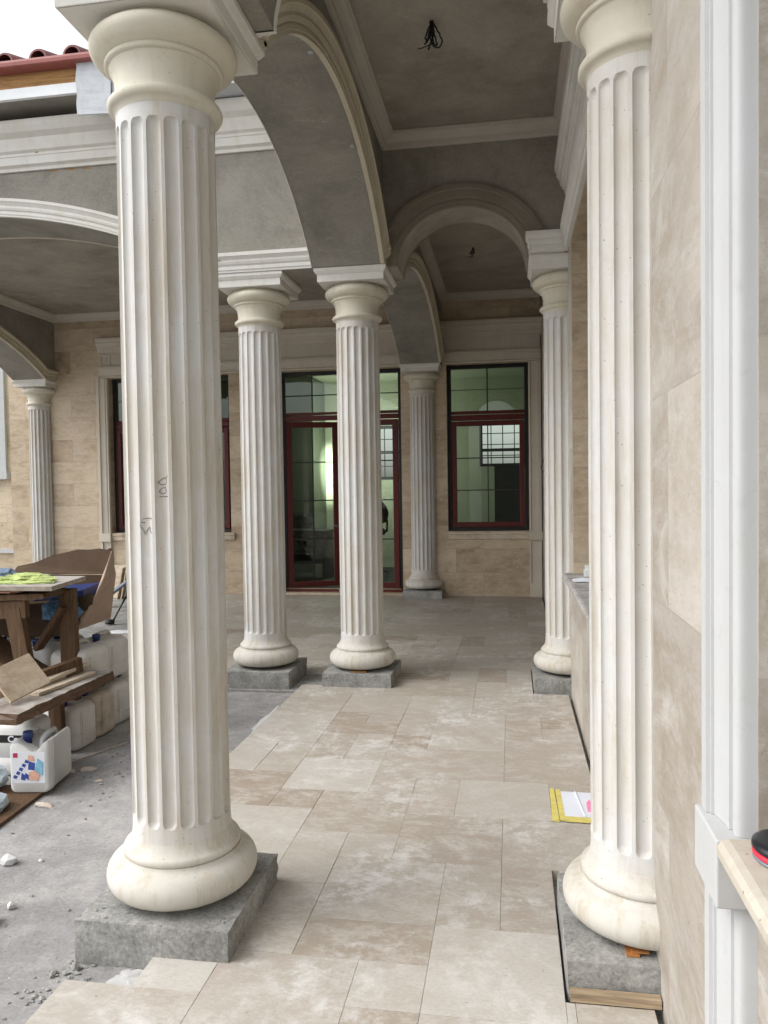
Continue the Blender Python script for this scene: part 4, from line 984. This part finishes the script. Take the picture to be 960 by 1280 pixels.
# workbench
wb = thing('workbench', 'rough brown timber workbench with a dusty board top at the left edge', 'workbench', (-3.3, 4.5, G0))
b = MB(); b.hexa([(-4.2, 4.24, 1.0), (-2.75, 4.27, 1.0), (-2.846, 4.81, 1.0), (-4.2, 4.80, 1.0)], [(-4.2, 4.24, 1.03), (-2.75, 4.27, 1.03), (-2.846, 4.81, 1.03), (-4.2, 4.80, 1.03)]); b.build('tabletop', M['wood_dusty'], wb, .003)
rough_plank((-4.2, 4.42, .925), (-2.86, 4.48, .975), .30, .035, 9, 30, .005).build('lower_board', M['wood'], wb)
b = MB(); b.beam((-4.2, 4.34, .83), (-2.98, 4.36, .875), .045, .11); b.build('apron', M['wood'], wb, .003)
for a, c_, w in (((-2.865, 4.62, .97), (-2.84, 4.60, G0), .105), ((-3.07, 4.36, .88), (-2.99, 4.36, .42), .105), ((-3.95, 4.38, .88), (-3.98, 4.38, G0), .10), ((-3.9, 4.66, .95), (-3.92, 4.66, G0), .10)):
    b = MB(); b.beam(a, c_, w, .055, (0, 1, 0)); b.build('leg', M['wood'], wb, .003)
b = MB(); b.beam((-3.05, 4.56, .58), (-2.86, 4.57, .86), .03, .09, (0, 1, 0)); b.build('brace', M['wood'], wb, .003)
b = MB(); b.beam((-2.84, 4.585, .965), (-2.83, 4.585, .90), .05, .03, (0, 1, 0)); b.build('post_stub', M['wood'], wb)
# shelf plank on a short post
pk = thing('plank', 'dusty brown scaffold plank lying under the workbench, loaded with stone offcuts', 'plank', (-2.7, 4.2, .4))
rough_plank((-2.765, 3.71, .418), (-2.745, 4.70, .418), .30, .060, 5, 30, .006).build('board', M['wood_y'], pk)
b = MB(); b.beam((-2.84, 4.43, G0), (-2.83, 4.40, .351), .085, .05, (0, 1, 0)); b.build('post', M['wood'], pk, .003)
b = MB(); b.beam((-2.93, 4.02, .44), (-2.73, 4.52, .50), .05, .09); tag(b.build('timber_offcut', M['wood']), 'brown timber offcut lying behind the pale stone strips on the plank', 'timber')
tlq = [Vector((-2.744, 3.845, .44)), Vector((-2.649, 4.077, .50)), Vector((-2.80, 4.097, .661)), Vector((-2.895, 3.865, .601))]
nn = (tlq[1]-tlq[0]).cross(tlq[3]-tlq[0]).normalized()*.02
b = MB(); b.add([p for p in tlq]+[p-nn for p in tlq], [(0,1,2,3), (7,6,5,4), (0,4,5,1), (1,5,6,2), (2,6,7,3), (3,7,4,0)]); tag(b.build('stone_tile', M['trav_tile'], None, .002), 'square beige travertine tile leaning tilted on the plank', 'tile')
for k, (a, c_, w, h, lab_) in enumerate((((-2.80, 4.12, .455), (-2.745, 4.60, .488), .07, .022, 'pale stone strip lying on top of another on the plank'), ((-2.745, 4.05, .430), (-2.69, 4.58, .430), .075, .020, 'pale stone strip lying flat on the plank near its edge'), ((-2.80, 4.10, .431), (-2.77, 4.62, .452), .06, .02, 'lower pale stone strip at the back of the plank'))):
    b = MB(); b.beam(a, c_, w, h); tag(b.build('stone_strip', M['trav_plain'], None, .002), lab_, 'stone strip', 'stone strips on the plank')
rough_plank((-3.02, 4.22, .60), (-3.55, 4.30, .78), .32, .025, 14, 14, .003); tag(rough_plank((-3.0, 4.52, .42), (-3.6, 4.56, .74), .26, .028, 15, 14, .003).build('leaning_board', M['wood']), 'dark brown board leaning in the shade under the bench top', 'board')
# cardboard box
cb = thing('cardboard_box', 'open torn cardboard box with raised flaps behind the workbench', 'box', (-3.1, 5.0, .6))
def panel(pts, m, nm, th=.006):
    P = [Vector(p) for p in pts]; n = (P[1]-P[0]).cross(P[-1]-P[0]).normalized()*th; k = len(P)
    b = MB(); b.add(P+[p+n for p in P], [tuple(range(k))[::-1], tuple(range(k, 2*k))]+[(i, (i+1)%k, k+(i+1)%k, k+i) for i in range(k)]); return b.build(nm, m, cb)
panel([(-3.75, 4.83, .60), (-2.95, 4.80, .62), (-2.90, 4.80, .70), (-2.87, 4.80, .79), (-2.83, 4.79, .80), (-2.82, 4.79, .83), (-2.79, 4.79, .84), (-2.78, 4.79, .92), (-3.0, 4.80, .855), (-3.75, 4.84, .80)], M['card'], 'front_panel')
panel([(-2.93, 4.81, .66), (-2.95, 5.30, .66), (-2.90, 5.30, .98), (-2.78, 4.80, .90)], M['card_in'], 'side_panel')
panel([(-3.75, 5.31, .66), (-2.95, 5.31, .66), (-2.90, 5.31, .98), (-3.75, 5.31, .98)], M['card'], 'back_panel')
panel([(-3.75, 5.33, .985), (-2.91, 5.31, .985), (-2.93, 5.34, 1.08), (-2.945, 5.36, 1.15), (-2.96, 5.36, 1.175), (-2.99, 5.36, 1.16), (-3.06, 5.37, 1.168), (-3.15, 5.37, 1.158), (-3.24, 5.38, 1.16), (-3.34, 5.38, 1.138), (-3.45, 5.38, 1.115), (-3.6, 5.38, 1.06), (-3.75, 5.38, 1.03)], M['card'], 'flap')
panel([(-2.78, 4.81, .905), (-2.90, 5.30, .985), (-2.95, 5.34, 1.155), (-2.845, 5.10, 1.10), (-2.775, 4.90, 1.0)], M['card_in'], 'flap')
panel([(-3.75, 4.84, .665), (-3.75, 5.30, .665), (-2.96, 5.30, .665), (-2.94, 4.82, .665)], M['card'], 'bottom_panel')
b = MB(); b.hexa([(-3.3, 4.9, .84), (-2.90, 4.86, .87), (-2.90, 5.1, .87), (-3.3, 5.12, .84)], [(-3.3, 4.9, .90), (-2.90, 4.86, .93), (-2.90, 5.1, .95), (-3.3, 5.12, .92)]); tag(b.build('blue_case', M['blue'], None, .006), 'dark blue plastic case poking out of the cardboard box', 'case')
# things on the bench
gl = thing('work_vest', 'crumpled lime green work cloth lying on the bench top', 'cloth', (-3.1, 4.5, 1.03))
b = MB(); b.blob((-3.08, 4.50, 1.05), .17, .09, .034, 11, 3, .16); b.blob((-2.99, 4.47, 1.045), .14, .05, .026, 12, 3, .16); b.blob((-3.08, 4.42, 1.036), .26, .08, .011, 13, 3, .16); b.blob((-3.2, 4.46, 1.05), .10, .05, .03, 17, 3, .2); b.build('folded_cloth', M['glove'], gl)
b = MB(); b.blob((-3.26, 4.50, 1.065), .12, .09, .05, 14, 3, .14); tag(b.build('grey_cloth', M['glove2']), 'crumpled grey-blue cloth at the left edge on the bench top', 'cloth')
b = MB(); b.blob((-3.18, 4.37, .985), .16, .05, .018, 15, 3, .2); tag(b.build('rag', M['lbl_peach']), 'reddish rag stuffed between the bench boards', 'rag')
b = MB(); b.blob((-3.0, 4.75, .80), .14, .08, .09, 16, 3, .15); tag(b.build('plastic_bag', M['bluebag']), 'blue and white plastic bag hanging under the bench top', 'bag')
# floor beside the bench
b = MB(); b.hexa([(-3.2, 3.30, G0), (-2.50, 3.36, G0), (-2.535, 3.86, G0), (-3.2, 3.86, G0)], [(-3.2, 3.30, G0+.02), (-2.50, 3.36, G0+.02), (-2.535, 3.86, G0+.02), (-3.2, 3.86, G0+.02)]); fbd = b.build('floor_board', M['wood']); tag(fbd, 'dark brown board lying on the ground under the near jerrycan', 'board')
near.location.z = G0+.021; near['_b'] = tuple(near.location)
b = MB(); b.blob((-2.90, 3.78, .03), .15, .12, .085, 21, 3, .08); tag(b.build('cement_bag', M['foam']), 'pale bluish sack slumped left of the near jerrycan', 'sack')
b = MB(); b.blob((-2.66, 3.52, .0), .085, .12, .05, 22, 3, .06); tag(b.build('foam_slab', M['foam']), 'pale rounded foam slab on the dark floor board', 'slab')
b = MB(); b.beam((-2.663, 4.271, -.044), (-2.493, 4.663, -.044), .008, .008); tag(b.build('thin_stick', M['chip']), 'thin pale stick lying on the ground before the can stack', 'stick')
b = MB(); b.box(-2.85, -2.70, 5.5, 5.72, G0, .03); tag(b.build('black_tray', M['dark'], None, .01), 'black plastic tray on the ground behind the foreground column', 'tray')
chips = [(-2.441, 3.66, .065, .03, .012, 'chip', 'flat pinkish stone chip at the foot of the near jerrycan'), (-2.22, 3.06, .04, .035, .03, 'white_stone', 'white angular stone on the ground at the left edge'), (-1.975, 2.73, .022, .02, .02, 'white_stone', 'small white chip near the bottom left corner of the ground'), (-2.09, 3.10, .013, .012, .010, 'white_stone', 'tiny white pebble right of the white angular stone'),
         (-2.50, 4.18, .06, .035, .012, 'chip', 'pale flake on the ground beside the thin stick'), (-2.58, 4.13, .05, .03, .010, 'chip', 'pale flake close behind the near jerrycan'), (-2.33, 4.02, .03, .02, .008, 'chip', 'small pale flake right of the jerrycan on open ground'), (-2.25, 4.45, .05, .02, .010, 'chip', 'pale sliver on the ground close to the foreground column'), (-1.985, 2.60, .05, .045, .05, 'rust', 'brown lump at the lower left edge of the ground'), (-2.42, 5.05, .07, .05, .02, 'chip', 'pale stone flake far along the can stack, behind the foreground column'),
         (-1.50, 2.40, .02, .018, .018, 'plinth', 'grey mortar lump at the left corner of the foreground plinth'), (-1.56, 2.36, .012, .02, .010, 'plinth', 'small mortar crumb left of the foreground plinth')]
for k, (x, y, rx, ry, rz, m, lab_) in enumerate(chips):
    b = MB(); b.blob((x, y, G0+rz*.55), rx, ry, rz, 40+k, 1, .28); tag(b.build('stone_chip', M[m]), lab_, 'stone chip', 'stone chips on the dusty ground')
b = MB(); rg = random.Random(77)
for k in range(170):
    x, y = rg.uniform(-3.2, -1.5), rg.uniform(1.8, 5.8)
    if rg.random() < .5: x, y = rg.gauss(-2.25, .2), rg.gauss(4.2, .35)
    if -1.62 < x < -.9: continue
    s_ = rg.uniform(.002, .008)*(1 if rg.random() < .9 else 1.8); b.blob((x, y, G0+s_*.4), s_*1.4, s_, s_*.7, k, 1, .3)
for k in range(60):
    x, y = rg.uniform(-1.50, -.98), rg.uniform(2.46, 2.99)
    if math.hypot(x+1.24, y-2.72) < .24: continue
    s_ = rg.uniform(.002, .006); b.blob((x, y, .107+s_*.3), s_*1.4, s_, s_*.7, 500+k, 1, .3)
for k in range(70):
    x, y = rg.gauss(-1.50, .05), rg.uniform(2.2, 2.45)
    if k > 50: x, y = rg.uniform(-3.0, -1.55), rg.uniform(2.0, 5.7)
    s_ = rg.uniform(.003, .009); b.blob((x, y, G0+s_*.4), s_*1.6, s_*1.1, s_*.8, 700+k, 1, .35)
cr = b.build('rubble_crumbs', M['plinth']); cr['kind'] = 'stuff'
# far end of the left porch: stone slabs against the rear wall, metal profile, stand
slabs = [(-6.23, -5.90, 11.02, .02, 'pale travertine slab leaning on the rear wall below the left window', 'trav_plain'), (-5.885, -5.865, 10.92, .30, 'first upright stone slab edge right of the pale leaning slab', 'trav_tile'), (-5.82, -5.80, 10.92, .30, 'second upright stone slab edge leaning on the rear wall', 'trav_tile'), (-5.755, -5.735, 10.92, .30, 'third upright stone slab edge nearest the foreground column', 'trav_tile')]
for x0, x1, y, dd, lab_, m in slabs:
    b = MB()
    if dd < .1: b.hexa([(x0, 10.93, -.03), (x1+.03, 10.93, -.03), (x1+.03, 10.95, -.03), (x0, 10.95, -.03)], [(x0, 11.17, .45), (x1, 11.17, .45), (x1, 11.19, .45), (x0, 11.19, .45)])
    else: b.hexa([(x0-.03, y-.1, -.03), (x1-.03, y-.1, -.03), (x1-.03, y+.2, -.03), (x0-.03, y+.2, -.03)], [(x0+.02, y, .43), (x1+.02, y, .43), (x1+.02, y+.28, .43), (x0+.02, y+.28, .43)])
    tag(b.build('stone_slab', M[m], None, .002), lab_, 'stone slab', 'stone slabs leaning on the rear wall')
b = MB(); b.beam((-5.75, 9.9, -.0), (-5.35, 10.5, .42), .09, .035); tag(b.build('metal_profile', M['steel'], None, .004), 'grey metal channel propped diagonally before the leaning slabs', 'profile')
st = thing('tripod_stand', 'black tripod stand half hidden by the foreground column', 'stand', (-4.75, 8.9, -.034))
b = MB(); b.tube([(-4.72, 8.95, .75), (-4.74, 8.93, .30), (-4.85, 8.75, -.02)], .016); b.build('leg', M['black'], st)
b = MB(); b.tube([(-4.72, 8.95, .75), (-4.70, 8.93, .30), (-4.52, 8.75, -.02)], .016); b.build('leg', M['black'], st)
b = MB(); b.blob((-4.86, 8.72, -.0), .06, .05, .04, 4, 2, .1); b.build('foot', M['black'], st)
b = MB(); b.blob((-4.50, 8.28, -.03), .16, .10, .012, 61, 3, .15); tag(b.build('white_sheet', M['flash']), 'crumpled white sheet on the porch floor beside the tripod stand', 'sheet')
b = MB(); b.blob((-4.9, 7.6, -.03), .22, .12, .02, 62, 3, .15); tag(b.build('white_wrap', M['flash']), 'white wrapping lying beyond the can stack under the cardboard box', 'sheet')

# ------------------------------------------------------------------ world, sun, camera
W = bpy.data.worlds.new('World'); scene.world = W; W.use_nodes = True; nt = W.node_tree
bg = nt.nodes['Background']; sky = nt.nodes.new('ShaderNodeTexSky'); sky.sky_type = 'NISHITA'; sky.sun_disc = False
SUN_EL, SUN_AZ = 48, 250       # azimuth clockwise from +Y (north): behind and to the left
sky.sun_elevation = math.radians(SUN_EL); sky.sun_rotation = math.radians(SUN_AZ); sky.air_density = 1.0; sky.dust_density = 3.0; sky.ozone_density = 1.0
hs = nt.nodes.new('ShaderNodeHueSaturation'); hs.inputs['Saturation'].default_value = .26; hs.inputs['Value'].default_value = 1.35
nt.links.new(sky.outputs[0], hs.inputs['Color']); nt.links.new(hs.outputs[0], bg.inputs['Color']); bg.inputs['Strength'].default_value = .15
sd = bpy.data.lights.new('sun', 'SUN'); sd.energy = .5; sd.angle = math.radians(50); sd.color = (1, .995, .98)
so = bpy.data.objects.new('sun', sd); COL.objects.link(so)
d = Vector((math.sin(math.radians(SUN_AZ))*math.cos(math.radians(SUN_EL)), math.cos(math.radians(SUN_AZ))*math.cos(math.radians(SUN_EL)), math.sin(math.radians(SUN_EL))))
so.rotation_euler = d.to_track_quat('Z', 'Y').to_euler(); so.location = (0, -5, 20)

cd = bpy.data.cameras.new('camera'); cam = bpy.data.objects.new('camera', cd); COL.objects.link(cam)
r = Vector((0.98658823, 0.16253352, -0.01505041)); u = Vector((0.00961872, 0.03415431, 0.99937028)); f = Vector((-0.16294521, 0.98611173, -0.03213287))
mt = Matrix(((r.x, u.x, -f.x, 0), (r.y, u.y, -f.y, 0), (r.z, u.z, -f.z, 1.6), (0, 0, 0, 1))); cam.matrix_world = mt
cd.sensor_fit = 'VERTICAL'; cd.sensor_height = 24; cd.sensor_width = 18; cd.lens = 965.2458*24/1280; cd.clip_start = .05; cd.clip_end = 2000
scene.camera = cam
scene.view_settings.view_transform = 'Standard'; scene.view_settings.look = 'None'; scene.view_settings.exposure = .82; scene.view_settings.gamma = 1
scene.cycles.use_denoising = True; scene.cycles.max_bounces = 10; scene.cycles.diffuse_bounces = 6; scene.cycles.transparent_max_bounces = 12
